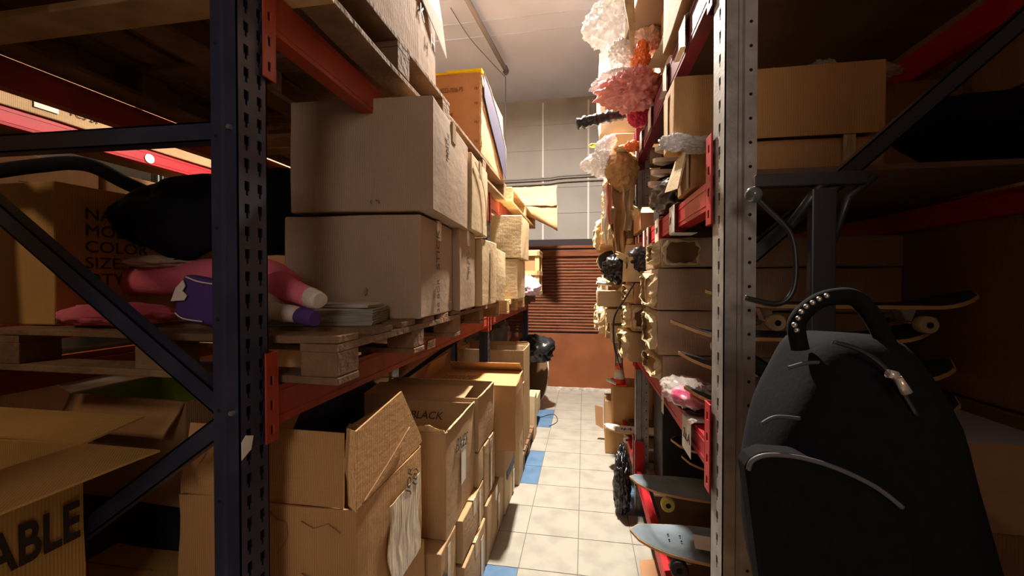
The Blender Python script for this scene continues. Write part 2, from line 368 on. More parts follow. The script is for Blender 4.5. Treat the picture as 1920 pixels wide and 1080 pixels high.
def frame(label, side, x, y0, y1, dx, depth, m, H, braces, group, cols=1, pitch=.062, ph=0, boltz=(), holes=True, bw=.034, brace_m=None):
    """braces: list of (za, zb): za at aisle post, zb at rear post"""
    t = thing('rack_frame', label, 'rack frame', (0, 0, 0), 0, group); s = -1 if side == 'L' else 1
    upright(t, x, y0, y1, dx, 0, H, m, side, cols, pitch, ph, boltz=boltz, holes=holes)
    upright(t, x+s*depth, y0, y1, dx, 0, H, m, 'R' if side == 'L' else 'L', cols, pitch, ph, holes=False)
    xa, xb = x+s*dx*.8, x+s*(depth-dx*.8); ym = (y0+y1)/2
    for za, zb in braces:
        L = math.hypot(xb-xa, zb-za); ux, uz = (xb-xa)/L, (zb-za)/L; nx, nz = -uz, ux
        bm = bmesh.new(); h = bw/2
        p = [(xa+nx*h, za+nz*h), (xb+nx*h, zb+nz*h), (xb-nx*h, zb-nz*h), (xa-nx*h, za-nz*h)]
        prism(bm, p, y0+.012, y0+.016, 'y'); 
        for sg in (1, -1):
            q = [(xa+sg*nx*h, za+sg*nz*h), (xb+sg*nx*h, zb+sg*nz*h), (xb+sg*nx*(h-.004), zb+sg*nz*(h-.004)), (xa+sg*nx*(h-.004), za+sg*nz*(h-.004))]
            prism(bm, q, y0+.012, y0+.045, 'y')
        build('diagonal_brace' if abs(za-zb) > .05 else 'cross_brace', bm, brace_m or m, t)
    for xx in (x+s*dx/2, x+s*(depth-dx/2)): box('foot_plate', xx-dx*.6, xx+dx*.6, y0-.01, y1+.01, 0, .006, m, t)
    return t
def beam(label, side, x, y0, y1, z0, z1, m, group, conn=(.12, .10), cw=.04, lipf=.25, rear=False):
    """horizontal beam on X=x from y0 to y1 with an end connector at each end"""
    s = -1 if side == 'L' else 1
    if rear: s = -s
    t = thing('rack_beam', label, 'rack beam', (x, y0, z0), 0, group)
    X = lambda v: s*v; h = z1-z0
    pr = [(X(0), 0), (X(0), h), (X(.030), h), (X(.030), h*(1-lipf)), (X(.048), h*(1-lipf)), (X(.048), 0)]
    bm = bmesh.new(); prism(bm, pr, 0, y1-y0, 'y')
    for z in (.018, h-.018): bx(bm, *sorted((X(-.0018), X(.001))), 0, y1-y0, z-.003, z+.003)
    build('beam_bar', bm, m, t)
    for yy, d in ((-.02, 1), (y1-y0-.02, 1)):
        bm = bmesh.new(); hh = h+conn[0]+conn[1]; n = int(hh/.062)
        plate(bm, (X(-.010), yy, -conn[0]), (0, 1, 0), (0, 0, 1), (s, 0, 0), cw, hh, .005, [(cw*.38, cw*.62, .02+k*.062, .042+k*.062) for k in range(n)])
        bx(bm, *sorted((X(-.010), X(.05))), yy-.003 if yy > 0 else yy+cw, yy if yy > 0 else yy+cw+.003, -conn[0], h+conn[1])
        build('end_connector', bm, m, t, bevel=.0015)
    return t
def pallet(label, x0, x1, y0, y1, z, m, group, nd=5, rz=0, along='y', H=.144, t_=.02, rim=False):
    """pallet; deck boards run along 'along'"""
    cx, cy = (x0+x1)/2, (y0+y1)/2; t = thing('wooden_pallet', label, 'pallet', (cx, cy, z), R(rz), group)
    a, b = (x1-x0)/2, (y1-y0)/2; sw = along == 'x'
    if sw: a, b = b, a
    def B(name, u0, u1, v0, v1, z0, z1, k):
        f = warp(k+z*3+x0, .004, 1, 1, 1)
        q = (v0, v1, u0, u1) if sw else (u0, u1, v0, v1)
        return box(name, *q, z0, z1, m, t, bevel=.003, sub=((1, 8, 1) if not sw else (8, 1, 1)), f=f)
    bh = H-3*t_; W = .105
    for k in range(nd):
        u = -a + (2*a-W)*k/(nd-1); B('deck_board', u, u+W*(1.15 if 0 < k < nd-1 else 1), -b, b, H-t_, H, k)
    for k in range(3):
        v = -b+(2*b-W)*k/2; box('stringer_board', *((v, v+W, -a, a) if sw else (-a, a, v, v+W)), H-2*t_, H-t_, m, t)
        for j in range(3):
            u = -a+(2*a-W)*j/2; box('block', *((v, v+W, u, u+W) if sw else (u, u+W, v, v+W)), t_, t_+bh, m, t, bevel=.004)
    for j in range(3):
        u = -a+(2*a-W)*j/2; B('bottom_board', u, u+W, -b, b, 0, t_, j+20)
    if rim:
        box('side_board', -a-.018, -a-.002, -b, b, .0, H*.96, m, t)
        for v in (-b-.012, b-W+.012): box('end_board', -a-.004, a+.004, v, v+W, -.003, t_*.9, WOODL, t, bevel=.003)
    return t
# ------------------------------------------------------------------ left blue rack
XL = -.78; LD = 1.12
GB = 'blue upright frames of the left rack'
frame('near dark blue rack frame in the left foreground with scuffed slots', 'L', XL, .835, .925, .07, LD, BLUE, 3.6,
      [(1.955, 1.965), (1.30, 2.02-.0), (1.27, .55), (.50, .50), (2.90, 2.90)], GB, cols=2, pitch=.053, boltz=(1.30, 1.955), holes='sparse', bw=.046)
frame('middle dark blue rack frame behind the stacked cartons on the left', 'L', XL, 3.33, 3.42, .07, LD, BLUE, 2.335, [(1.96, 1.96), (1.30, 1.95), (1.27, .55), (.5, .5)], GB, cols=2, pitch=.053, holes=False)
frame('farthest dark blue rack frame of the left row near the shutter', 'L', XL, 5.78, 5.87, .07, LD, BLUE, 2.9, [(1.3, 1.9), (1.27, .5)], GB, cols=2, pitch=.053, holes=False)
GO = 'orange beams of the left rack'
for (ya, yb, nm, far) in ((.925, 3.33, 'near', 0), (3.42, 5.78, 'far', 1)):
    for (za, zb, lv) in ((1.235, 1.335, 'waist-high'), (2.235, 2.34, 'upper')):
        beam('scratched orange %s beam along the aisle, %s bay of the left rack' % (lv, nm), 'L', XL, ya, yb, za, zb, ORANGE, GO, conn=(.035, .09) if lv[0] == 'w' else (.13, .06))
        beam('orange %s beam at the back of the %s left bay' % (lv, nm), 'L', XL-LD, ya, yb, za, zb, ORANGE, GO, conn=(.035, .09), rear=True)
# small white sticker on the waist beam
bm = bmesh.new(); prism(bm, [(1.99, 1.262), (2.10, 1.262), (2.11, 1.305), (2.0, 1.305)], XL+.003, XL+.0045, 'x')
o = build('shelf_label', bm, PAPER); tag(o, 'small worn white sticker on the orange waist-high beam', 'label')
text('lettering', 'FELJO', .035, INKM, o, (XL+.0045, 1.997, 1.27), ROT_E)
# torn paper scrap on the near post
bm = bmesh.new(); prism(bm, [(.838, 1.19), (.865, 1.205), (.872, 1.235), (.85, 1.243), (.838, 1.23)], XL+.001, XL+.003, 'x')
tag(build('paper_scrap', bm, PAPER), 'torn scrap of paper stuck on the near blue post', 'paper')
# ------------------------------------------------------------------ right grey rack
XR = .36; RD = 1.0
GG = 'grey galvanised frames of the right rack'
frame('near galvanised rack frame with keyhole slots, right of the aisle', 'R', XR, 1.17, 1.27, .078, RD, GALV, 3.6,
      [(1.66, 2.48), (1.40, .80), (2.75, 2.75), (.60, .60)], GG, cols=1, pitch=.062, ph=.01, bw=.04, brace_m=BLACKM)
frame('second galvanised rack frame standing halfway down the right side', 'R', XR, 3.0, 3.10, .085, RD, GALV, 3.6, [(1.40, .80), (1.66, 2.3)], GG, pitch=.062)
frame('farthest galvanised rack frame of the right row near the shutter', 'R', XR, 4.93, 5.03, .085, RD, GALV, 3.6, [(1.40, .80), (1.66, 2.3)], GG, pitch=.062, holes=False)
GR = 'red beams of the right rack'
SHADED_RED = M('red_paint_with_shade', (.16, .012, .03), .5, (.10, .010, .025), 8)  # red paint darkened: the shade on the topmost beam is in the colour
for (ya, yb, nm) in ((1.27, 3.0, 'near'), (3.10, 4.93, 'far')):
    for (za, zb, lv) in ((.22, .30, 'lowest'), (1.05, 1.135, 'second'), (1.815, 1.90, 'third'), (2.425, 2.545, 'topmost')):
        beam('%s red beam of the %s right bay beside the aisle' % (lv, nm), 'R', XR, ya, yb, za, zb, RED if za < 2.2 else SHADED_RED, GR, conn=(.05, .12) if za > 1 else (.03, .2), cw=.05)
        beam('%s red beam at the back of the %s right bay' % (lv, nm), 'R', XR+RD, ya, yb, za, zb, RED, GR, conn=(.05, .1), cw=.05, rear=True)
# boards lying on the beams
BRD = M('dull_shelf_board', (.16, .10, .065), .85, (.10, .06, .04), 4)
BRDW = M('light_grey_shelf_board', (.50, .50, .48), .6)
for (ya, yb, nm) in ((1.28, 2.99, 'near'), (3.11, 4.92, 'far')):
    for z, lv, mm in ((.305, 'lowest', BRD), (1.14, 'second', BRDW if nm == 'near' else BRD), (1.905, 'third', BRD), (2.55, 'topmost', BRD)):
        tag(box('shelf_board', XR+.06, XR+RD-.06, ya, yb, z-.001, z+.014, mm), '%s shelf board of the %s right bay' % (lv, nm), 'shelf', 'shelf boards of the right rack')
# paper price labels folded over the beams
def beamlabel(y, wdt, z0, z1, label, txt=None, over=.03, tail=0, tilt=0, grp='paper labels on the red beams'):
    t = thing('paper_label', label, 'label', (XR, y, (z0+z1)/2), 0, grp, rot=(R(tilt), 0, 0)); h = (z1-z0)/2
    bm = bmesh.new(); prof = [(over, h+.003), (-.004, h+.003), (-.0145, h-.004), (-.0145, -h)]
    if tail: prof += [(-.012, -h-.004), (tail, -h-.006)]
    q = [(a, b) for a, b in prof] + [(a+.0012, b-.0012) for a, b in reversed(prof)]
    prism(bm, q, -wdt/2, wdt/2, 'y'); build('sheet', bm, PAPER, t)
    if txt:
        text('handwriting', txt, wdt*.42, PEN, t, (-.0152, wdt*.40, -h*.3), ROT_W, shear=.25)
    return t
beamlabel(1.50, .12, 1.02, 1.14, 'large white label with handwritten marks curling over the second red beam', '2u.A', over=.16)
beamlabel(1.94, .05, 1.02, 1.15, 'narrow white label with dark smudges beside the pink bag', 'ii', over=.02)
beamlabel(1.76, .10, 1.80, 1.91, 'nearest label on the third red beam with a dark stamp', '#', over=.02, tail=.07)
beamlabel(2.11, .10, 1.80, 1.91, 'white written label on the third red beam below the black bag', '20A', over=.01, tail=.05)
beamlabel(2.42, .07, 1.80, 1.91, 'small label with a pen number, third from the near end of the third red beam', '18', over=.01, tail=.04)
beamlabel(2.56, .055, 1.80, 1.91, 'blank white label just beyond the pen-numbered one on the third red beam', None, over=.01, tail=.04)
beamlabel(2.80, .05, 1.80, 1.91, 'narrow blank label on the third red beam before the far post connector', None, over=.01, tail=.03)
beamlabel(2.93, .04, 1.80, 1.91, 'last narrow label on the third red beam against the post', None, over=.01)
for y, wd, lb in ((1.60, .10, 'nearest pale label on the dark topmost red beam'), (1.93, .08, 'second pale label on the topmost red beam'), (2.36, .09, 'curled label on the topmost red beam beside the red bag'), (2.72, .09, 'fourth label along the topmost red beam, above the striped boards'), (2.93, .07, 'farthest label on the topmost red beam at the far post')):
    beamlabel(y, wd, 2.43, 2.54, lb, None, over=.01, tail=-.03 if y < 2 else 0)
# ------------------------------------------------------------------ next rack seen through the left bays
XN = -2.75
for ya, yb, nm in ((.2, 3.0, 'near'), (3.05, 5.8, 'far')):
    for z, lv in ((2.36, 'upper'), (1.3, 'lower')):
        beam('bright red %s beam of the %s bay in the next row, seen through the left rack' % (lv, nm), 'L', XN, ya, yb, z, z+.09, RED, 'red beams of the next row')
for i, y in enumerate((.1, 3.0, 5.8)):
    frame('%s frame of the next row beyond the left rack' % ('near galvanised', 'middle galvanised', 'far galvanised')[i], 'L', XN, y, y+.05 if i == 1 else y+.09, .07, .9, GALV, 3.4, [(1.4, 1.9)], 'frames of the next row', holes=False)
def at(px, py, X=None, Y=None, Z=None):
    """room point seen at a pixel of the 1920x1080 photograph, on one plane of the room"""
    cy, sy = math.cos(YAW), math.sin(YAW); r = Vector((cy, sy, 0)); f = Vector((-sy*math.cos(PIT), cy*math.cos(PIT), math.sin(PIT))); u = r.cross(f)
    d = f + r*((px-960)/FPX) + u*((540-py)/FPX)
    t = X/d.x if X is not None else Y/d.y if Y is not None else (Z-CAMZ)/d.z
    return Vector((0, 0, CAMZ)) + d*t
# ================================================================== LEFT, waist level (on pallets)
ZP = 1.337
GP = 'pallets on the left rack'
pallet('worn pallet holding the flyers and plush toys, nearest on the waist beams', -1.76, -.62, .97, 2.04, ZP, WOOD, GP, rz=0, along='x', H=.125, nd=6)
pallet('second pallet on the waist beams under the tall cartons', -1.76, -.66, 2.08, 3.22, ZP, WOOD, GP, along='x', H=.125, nd=6)
pallet('third pallet on the waist beams beyond the middle blue post', -1.76, -.64, 3.46, 4.5, ZP, WOODL, GP, along='x', H=.115, nd=6)
pallet('farthest pallet on the waist beams below the wooden crate', -1.76, -.66, 4.56, 5.72, ZP, WOOD, GP, along='x', H=.115, nd=6)
Z1 = ZP+.126
c = carton('large tan carton, lower of the front pair on the waist pallet, with a small puncture', (-.605, 1.485, Z1), .55, .46, .395, 3, m=GREYC, tape='x', bulge=.008)
text('printing', 'STICK', .058, PEN, c, (.2855, -.02, .19), (R(90), R(-90), R(90)), sx=1.1)
text('printing', '38 BDR', .045, PEN, c, (.2855, -.02, .01), (R(90), R(-90), R(90)))
bm = bmesh.new(); prism(bm, [(.055, .098), (.064, .120), (.071, .112), (.068, .094), (.060, .088)], -.2415, -.2385, 'y'); build('puncture', bm, DARKC, c)
c = carton('large tan carton stacked on top of the front pair, under the upper pallet', (-.55, 1.475, Z1+.405), .565, .60, .425, 3.5, m=GREYC, tape='x', bulge=.006)
text('printing', 'MADE', .04, PEN, c, (.2895, -.1, .24), (R(90), R(-90), R(90)))
text('printing', 'c  *s', .022, INKB, c, (.04, -.3075, .03), ROT_S)
c = carton('tan taped carton standing beside the lower front carton, lettered side to the aisle', (-.60, 1.965, Z1), .5, .33, .41, 2, m=GREYC, tape='x')
text('printing', '202 ST', .045, PEN, c, (.2585, .02, .18), (R(90), R(-90), R(90)))
c = carton('pale carton stacked behind the upper front carton with a loose tape curl', (-.575, 2.10, Z1+.415), .5, .42, .40, 2, m=PALE, tape='x')
tubeo('tape_curl', arc([(.257, -.16, .36), (.262, -.02, .30), (.265, .08, .2), (.263, .12, .06)]), .003, PAPER, c)
c = carton('narrow pale carton on the waist level just before the middle post, edge torn', (-.60, 2.42, Z1), .45, .36, .40, -2, m=PALE, amp=.007)
sticker(c, 'E', .45, .36, .40, .02, .2, .06, .3, TAPE)
c = carton('slim leaning carton squeezed against the middle blue post', (-.63, 2.86, Z1), .4, .36, .38, -3, m=PALE, amp=.008, tilt=(-3, 0))
# far bay waist level
ZF = ZP+.116
c = carton('cream carton standing upright beyond the middle post, lower of two', (-.585, 3.66, ZF), .48, .50, .36, 0, m=PALE)
sticker(c, 'E', .48, .5, .36, .15, .18, .03, .34, WHITEF)
c = carton('cream carton stacked on its twin, upper far carton with a dented corner', (-.545, 3.66, ZF+.367), .5, .56, .38, 1, m=PALE, amp=.008)
sticker(c, 'S', .5, .56, .38, -.08, .08, .07, .16, ORNG)
carton('tall kraft carton behind the cream pair in the far bay', (-.70, 4.25, ZF), .55, .42, .62, 0, m=TAN)
# wooden crate
cr = thing('wooden_crate', 'light wooden crate with framed brown panels on the farthest waist pallet', 'crate', (-.80, 5.02, ZF), R(1))
box('side_panel', -.26, .26, -.20, .22, .01, .50, DARKC, cr)
for z in (.0, .235, .46):
    box('slat', -.30, .285, -.232, -.205, z, z+.05, WOODL, cr); box('slat', .262, .287, -.232, .24, z, z+.05, WOODL, cr)
for x in (-.30, .235): box('post', x, x+.05, -.214, -.19, .0, .51, WOODL, cr)
for y in (-.19, .20): box('post', .262, .280, y, y+.04, 0, .51, WOODL, cr)
box('lid', -.30, .29, -.23, .24, .51, .525, WOODL, cr)
# lilac cloth spilling by the crate
o = crumple('crumpled_cloth', (-.60, 4.66, ZF+.085), (.10, .13, .085), M('lilac_cloth', (.62, .46, .58), .8, (.75, .62, .70), 12), seed=4, amp=.45, flat=-.08, pull=(((0, -.3, 1), .5, 6),))
tag(o, 'crumpled lilac cloth spilling over the pallet edge in front of the crate', 'cloth')
# flyers, plush toys, patterned bag at the near end
PAPG = M('stacked_paper_edge', (.36, .33, .25), .9, (.22, .23, .18), 9, stretch=(1, 1, 40))
PAPT = M('dull_white_paper_top', (.56, .52, .44), .75, (.48, .45, .38), 5)
def stackpile(label, corner, w, d, h, rz, n, m, mt, group=None, jit=.004):
    ca, sa = math.cos(R(rz)), math.sin(R(rz)); lx, ly = w/2, -d/2
    t = thing('paper_stack', label, 'papers', (corner[0]-(lx*ca-ly*sa), corner[1]-(lx*sa+ly*ca), corner[2]), R(rz), group)
    rnd = random.Random(len(label)); bm = bmesh.new()
    for k in range(n):
        a, b = rnd.uniform(-jit, jit), rnd.uniform(-jit, jit); bx(bm, -w/2+a, w/2+a, -d/2+b, d/2+b, h*k/n, h*(k+.86)/n, 0, (6, 4, 1), lambda v: v+Vector((0, 0, .004*math.sin(v.x*9)*(v.z/h))))
    build('sheets', bm, m, t); bm = bmesh.new(); bx(bm, -w/2, w/2, -d/2, d/2, h+.001, h+.003, 0, (8, 6, 1), lambda v: v+Vector((0, 0, .004*noise.noise(v*9)+.002))); build('top_sheet', bm, mt, t)
    return t
pf = at(700, 607, Z=Z1); 
s1 = stackpile('thick stack of flyers with green-grey cut edges on the near pallet', (-.665, 1.235, Z1), .33, .22, .048, 14, 16, PAPG, PAPT)
s2 = stackpile('thin glossy flyers lying loose on the thick flyer stack', (-.70, 1.27, Z1+.054), .27, .13, .008, 3, 3, PAPT, PAPT)
text('printing', '#%', .025, INKM, s2, (.05, -.03, .0135), (0, 0, R(20)))
# plush toys
def plush(name, label, paths, parts):
    t = thing(name, label, 'plush toy', (0, 0, 0))
    for nm, pts, r, m in paths:
        bm = bmesh.new(); tube(bm, arc(pts, 6), [x for x in r], 18); 
        for v in bm.verts: v.co += noise.noise_vector(v.co*22)*.005
        build(nm, bm, m, t)
    return t
def rr(*k, n=None):
    out = []
    for i in range(len(k)-1):
        for j in range(6): out.append(k[i]+(k[i+1]-k[i])*j/6)
    return out+[k[-1]]
A_ = lambda px, py, Y: tuple(at(px, py, Y=Y))
t = plush('plush_toy', 'pink plush toy with a white-tipped leg lying behind the near blue post', [
    ('body', [A_(170, 545, 1.30), A_(280, 525, 1.26), A_(400, 520, 1.24), A_(500, 525, 1.22), A_(545, 540, 1.2)], rr(.035, .055, .065, .068, .045), PINK),
    ('leg', [A_(525, 540, 1.15), A_(548, 546, 1.1), A_(584, 560, 1.06)], rr(.052, .034, .027), PINK),
    ('hoof', [A_(581, 557, 1.062), A_(592, 561, 1.05), A_(600, 564, 1.045)], rr(.027, .027, .022), WHITEF)], None)
t = plush('plush_toy', 'white plush toy with a purple-tipped leg, lower on the near pallet', [
    ('body', [A_(380, 585, 1.12), A_(440, 585, 1.1), A_(495, 577, 1.08), A_(520, 580, 1.08)], rr(.04, .05, .045, .03), WHITEF),
    ('leg', [A_(508, 580, 1.06), A_(540, 588, 1.05), A_(566, 592, 1.04)], rr(.024, .024, .024), WHITEF),
    ('hoof', [A_(562, 591, 1.041), A_(578, 594, 1.035), A_(591, 597, 1.03)], rr(.025, .025, .02), PURPLE)], None)
o = crumple('fabric_bundle', at(225, 590, Y=1.09), (.17, .10, .036), PINK, seed=2, amp=.22, flat=-.032); tag(o, 'flattened pink fabric bundle lying on the near pallet under the pink plush', 'fabric')
o = crumple('fabric_bundle', at(315, 492, Y=1.24), (.13, .08, .022), M('grey_beige_cloth', (.36, .27, .19), .9), seed=7, amp=.3); tag(o, 'grey-beige cloth draped over the pink plush toy', 'fabric')
# purple and white patterned pouch
pz = bmesh.new(); bx(pz, -.07, .07, -.03, .03, 0, .13, 0, (6, 3, 6), lambda v: Vector((v.x*(1-.25*abs(v.z/.13-.4)), v.y*(1.1-abs(v.x)*6), v.z)))
o = build('patterned_pouch', pz, PURPLE, smooth=True, bevel=.012); o.location = at(375, 598, Y=1.03)-Vector((0, 0, .01)); o.rotation_euler = (0, R(12), R(10)); tag(o, 'purple pouch with white scalloped patches hanging by the near post', 'pouch')
bm = bmesh.new(); prism(bm, [(-.066, .05), (-.06, .09), (-.045, .115), (-.035, .10), (-.04, .085), (-.025, .075), (-.03, .06), (-.05, .055)], -.0365, -.034, 'y'); build('white_patch', bm, WHITEF, o)
tubeo('cord', arc([(-.04, -.034, .125), (.0, -.038, .12), (.05, -.036, .122)]), .002, WHITEF, o); tubeo('cord', arc([(-.05, -.034, .02), (-.02, -.038, .01), (.03, -.034, .012)]), .002, WHITEF, o)
# dark carton with printed lines at the far left
c = carton('big yellowish carton printed NAME MODEL COLOR SIZE QTY in the left rack', (-1.63, 1.04, Z1+.002), .28, .72, .455, -2, m=YELC, bulge=.006)
text('printing', 'NAME\nMODEL\nCOLOR\nSIZE: #5\nQTY: 5', .054, INKM, c, (.1485, -.285, .345), ROT_E, sx=1.05)
o = crumple('black_bag', at(335, 400, Y=1.22), (.19, .09, .115), BLACKF, seed=11, amp=.35, ridge=False, freq=1.6, pull=(((-1, 0, -.1), .5, 5), ((1, 0, .5), .5, 5), ((.3, 0, -1), .4, 3))); tag(o, 'large slumped black bag behind the near blue post', 'bag')
o2 = crumple('black_bag', at(520, 400, Y=2.25), (.28, .30, .27), BLACKF, seed=13, amp=.15, ridge=False, freq=1.3); tag(o2, 'tall black bag standing behind the big tan cartons', 'bag')
bm = bmesh.new(); tube(bm, arc([at(-60, 330, Y=1.25), at(60, 312, Y=1.3), at(160, 308, Y=1.35), at(240, 345, Y=1.45), at(330, 385, Y=1.6)], 6), .028, 10)
o = build('bag_strap', bm, BLACKF); tag(o, 'thick black strap lying over the yellowish carton', 'strap')
# ================================================================== LEFT, upper level
pallet('near upper pallet seen from below, dark weathered boards over the first bay', -1.86, -.66, .93, 2.0, 2.345, WOOD, GP, along='y', nd=8, rim=True)
pallet('middle upper pallet under the orange-brown carton', -1.84, -.70, 2.06, 3.74, 2.342, WOOD, GP, along='y', nd=7, rim=True)
pallet('far upper pallet of light wood with a splintered block, past the middle post', -1.80, -.66, 3.80, 5.7, 2.342, WOODL, GP, along='y', nd=7)
pallet('weathered pallet stored high above the camera on the left', -1.9, -.98, -.30, .80, 2.30, WOOD, GP, along='y', nd=7)
Z2 = 2.342+.146
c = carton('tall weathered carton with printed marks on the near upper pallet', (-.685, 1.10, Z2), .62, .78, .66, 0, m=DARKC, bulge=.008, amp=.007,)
for y, z, s in ((-.22, .30, 'W'), (-.02, .28, '/'), (.16, .22, 'K'), (.28, .16, 'H')): text('printing', s, .085, INKM, c, (.323, y, z), ROT_E)
# white hanging flap
bm = bmesh.new(); pa, pb, pc_, pd = at(768, -60, X=-.665), at(814, -60, X=-.655), at(830, 45, X=-.66), at(838, 110, X=-.672)
vs = [pa, pb, pc_, pd]; a = [bm.verts.new(v) for v in vs]; b = [bm.verts.new(v+Vector((-.004, .0, 0))) for v in vs]
bm.faces.new(a); bm.faces.new(b); [bm.faces.new((a[i], a[(i+1) % 4], b[(i+1) % 4], b[i])) for i in range(4)]
tag(build('hanging_card', bm, PAPER), 'white pointed sheet of card hanging down over the upper carton', 'card')
c = carton('orange-brown carton with yellow tape along its top, printed 1-8222-7036-PS', (-.70, 2.80, Z2), .60, .80, .56, 0, m=ORNG, bulge=.005, amp=.006, seams=False)
text('printing', 'O  1-8222-7036-PS', .045, INKB, c, (-.05, -.410, .43), ROT_S, sx=.64); text('printing', 'KGS', .045, INKB, c, (-.05, -.410, .37), ROT_S)
text('printing', 'S', .045, INKB, c, (.01, -.410, .315), ROT_S); text('printing', 'CM', .055, INKB, c, (.02, -.410, .25), ROT_S)
for z in (.08, .21, .34, .44): text('hand_mark', 'W', .03, INKB, c, (.25, -.410, z), (R(90), R(20), 0))
box('edge_tape', -.31, .306, -.410, -.28, .555, .569, YTAPE, c, sub=(8, 2, 1), f=warp(9, .004, 1, 1, 1)); box('edge_tape', .06, .309, -.412, -.24, .562, .578, M('bright_yellow_tape', (.9, .72, .0), .4), c, sub=(6, 2, 1), f=warp(5, .004, 1, 1, 1))
box('torn_corner_strip', .292, .307, -.410, -.385, .05, .54, TORN, c, sub=(2, 2, 20), f=lambda v: v+noise.noise_vector(v*30)*.006)
# dark sheet draping on the aisle side of that carton
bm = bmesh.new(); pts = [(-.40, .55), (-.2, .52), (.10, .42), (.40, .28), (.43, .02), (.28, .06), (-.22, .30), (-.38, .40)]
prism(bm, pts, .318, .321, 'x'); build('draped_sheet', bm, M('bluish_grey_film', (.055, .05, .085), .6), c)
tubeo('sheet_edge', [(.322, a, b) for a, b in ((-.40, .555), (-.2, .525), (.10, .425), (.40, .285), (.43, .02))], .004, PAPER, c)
# crumpled cardboard on the far upper level
def sheetc(name, label, cat, pts, thick, m, seed=0, amp=.01, sub=5, group=None):
    """card sheet: 4 corner points (room), subdivided and slightly warped, given thickness"""
    P4 = [Vector(p) for p in pts]; nrm = (P4[1]-P4[0]).cross(P4[3]-P4[0]).normalized(); bm = bmesh.new(); g = {}
    for k in (0, 1):
        for i in range(sub+1):
            for j in range(sub+1):
                u, v = i/sub, j/sub; p = P4[0]*(1-u)*(1-v)+P4[1]*u*(1-v)+P4[2]*u*v+P4[3]*(1-u)*v
                nn = noise.noise_vector(p*9+Vector((seed, seed*2, 0))); edge = 1
                g[k, i, j] = bm.verts.new(p + nn*amp + nrm*(thick*k))
    for i in range(sub):
        for j in range(sub):
            for k in (0, 1): bm.faces.new((g[k, i, j], g[k, i+1, j], g[k, i+1, j+1], g[k, i, j+1]))
    for i in range(sub):
        for j in (0, sub): bm.faces.new((g[0, i, j], g[0, i+1, j], g[1, i+1, j], g[1, i, j])); bm.faces.new((g[0, j, i], g[0, j, i+1], g[1, j, i+1], g[1, j, i]))
    return tag(build(name, bm, m), label, cat, group)
sheetc('cardboard_sheet', 'flattened cardboard strip standing on the far upper pallet against the wall', 'cardboard', [at(948, 387, Y=5.3), at(1044, 386, Y=5.3), at(1044, 350, Y=5.35), at(948, 354, Y=5.35)], .02, TAN, 3, .02, 10)
bm = bmesh.new(); g = []
for i in range(13):
    row = []
    for j in range(9):
        u, v = i/12, j/8; a = at(948+98*u, 388+(42*u**1.5)*v+4*v, Y=5.40); a.y -= .05+.25*v*(1-v)+.05*noise.noise(Vector((u*4, v*3, 2))); a.x += -.06*v*(1-u); row.append(bm.verts.new(a))
    g.append(row)
for i in range(12):
    for j in range(8): bm.faces.new((g[i][j], g[i+1][j], g[i+1][j+1], g[i][j+1]))
c = build('crushed_cardboard', bm, TAN, smooth=True); s_ = c.modifiers.new('thick', 'SOLIDIFY'); s_.thickness = .008
tag(c, 'crushed cardboard drooping off the far upper pallet below the upright strip', 'cardboard')
text('printing', '72-1020', .06, INKB, c, at(962, 397, Y=5.28), ROT_S)

carton('dark carton added to block light at the back of the near upper pallet', (-1.345, .95, Z2), .5, .52, .6, 0, m=DARKC, seams=False)  # this carton and the next are added to block light through the pallet
carton('second dark carton added to block light at the back of the near upper pallet', (-1.345, 1.49, Z2), .5, .5, .6, 0, m=DARKC, seams=False)
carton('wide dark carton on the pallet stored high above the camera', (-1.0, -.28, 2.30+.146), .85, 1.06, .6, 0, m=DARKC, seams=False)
for i, (x, s_, nm) in enumerate(((-.93, 'L', 'left'), (.50, 'R', 'right'))):  # unseen cartons added on both sides to keep the fill off the racks
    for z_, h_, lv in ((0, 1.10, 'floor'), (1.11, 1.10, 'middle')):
        carton('unseen dark carton added behind the camera to block light, %s side, %s layer' % (nm, lv), (x, -1.9, z_), .7, 2.12, h_, 0, s_, m=DARKC, seams=False)
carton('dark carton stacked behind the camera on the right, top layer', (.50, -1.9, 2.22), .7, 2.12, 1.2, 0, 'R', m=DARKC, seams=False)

carton('unseen dark carton added to stop lamplight at the back of the middle upper pallet', (-1.30, 2.10, Z2), .5, .66, .55, 0, m=DARKC, seams=False)  # added to close the gap where lamplight fell through
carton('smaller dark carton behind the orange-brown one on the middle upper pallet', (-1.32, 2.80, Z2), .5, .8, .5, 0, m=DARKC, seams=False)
# ================================================================== LEFT, floor level
GF = None
pallet('floor pallet under the standing cartons past the middle post', -1.5, -.50, 3.44, 4.25, 0, WOOD, 'pallets on the floor', along='x', nd=6)
pallet('floor pallet at the far end of the left row', -1.6, -.62, 4.45, 5.55, 0, WOOD, 'pallets on the floor', along='x', nd=6)
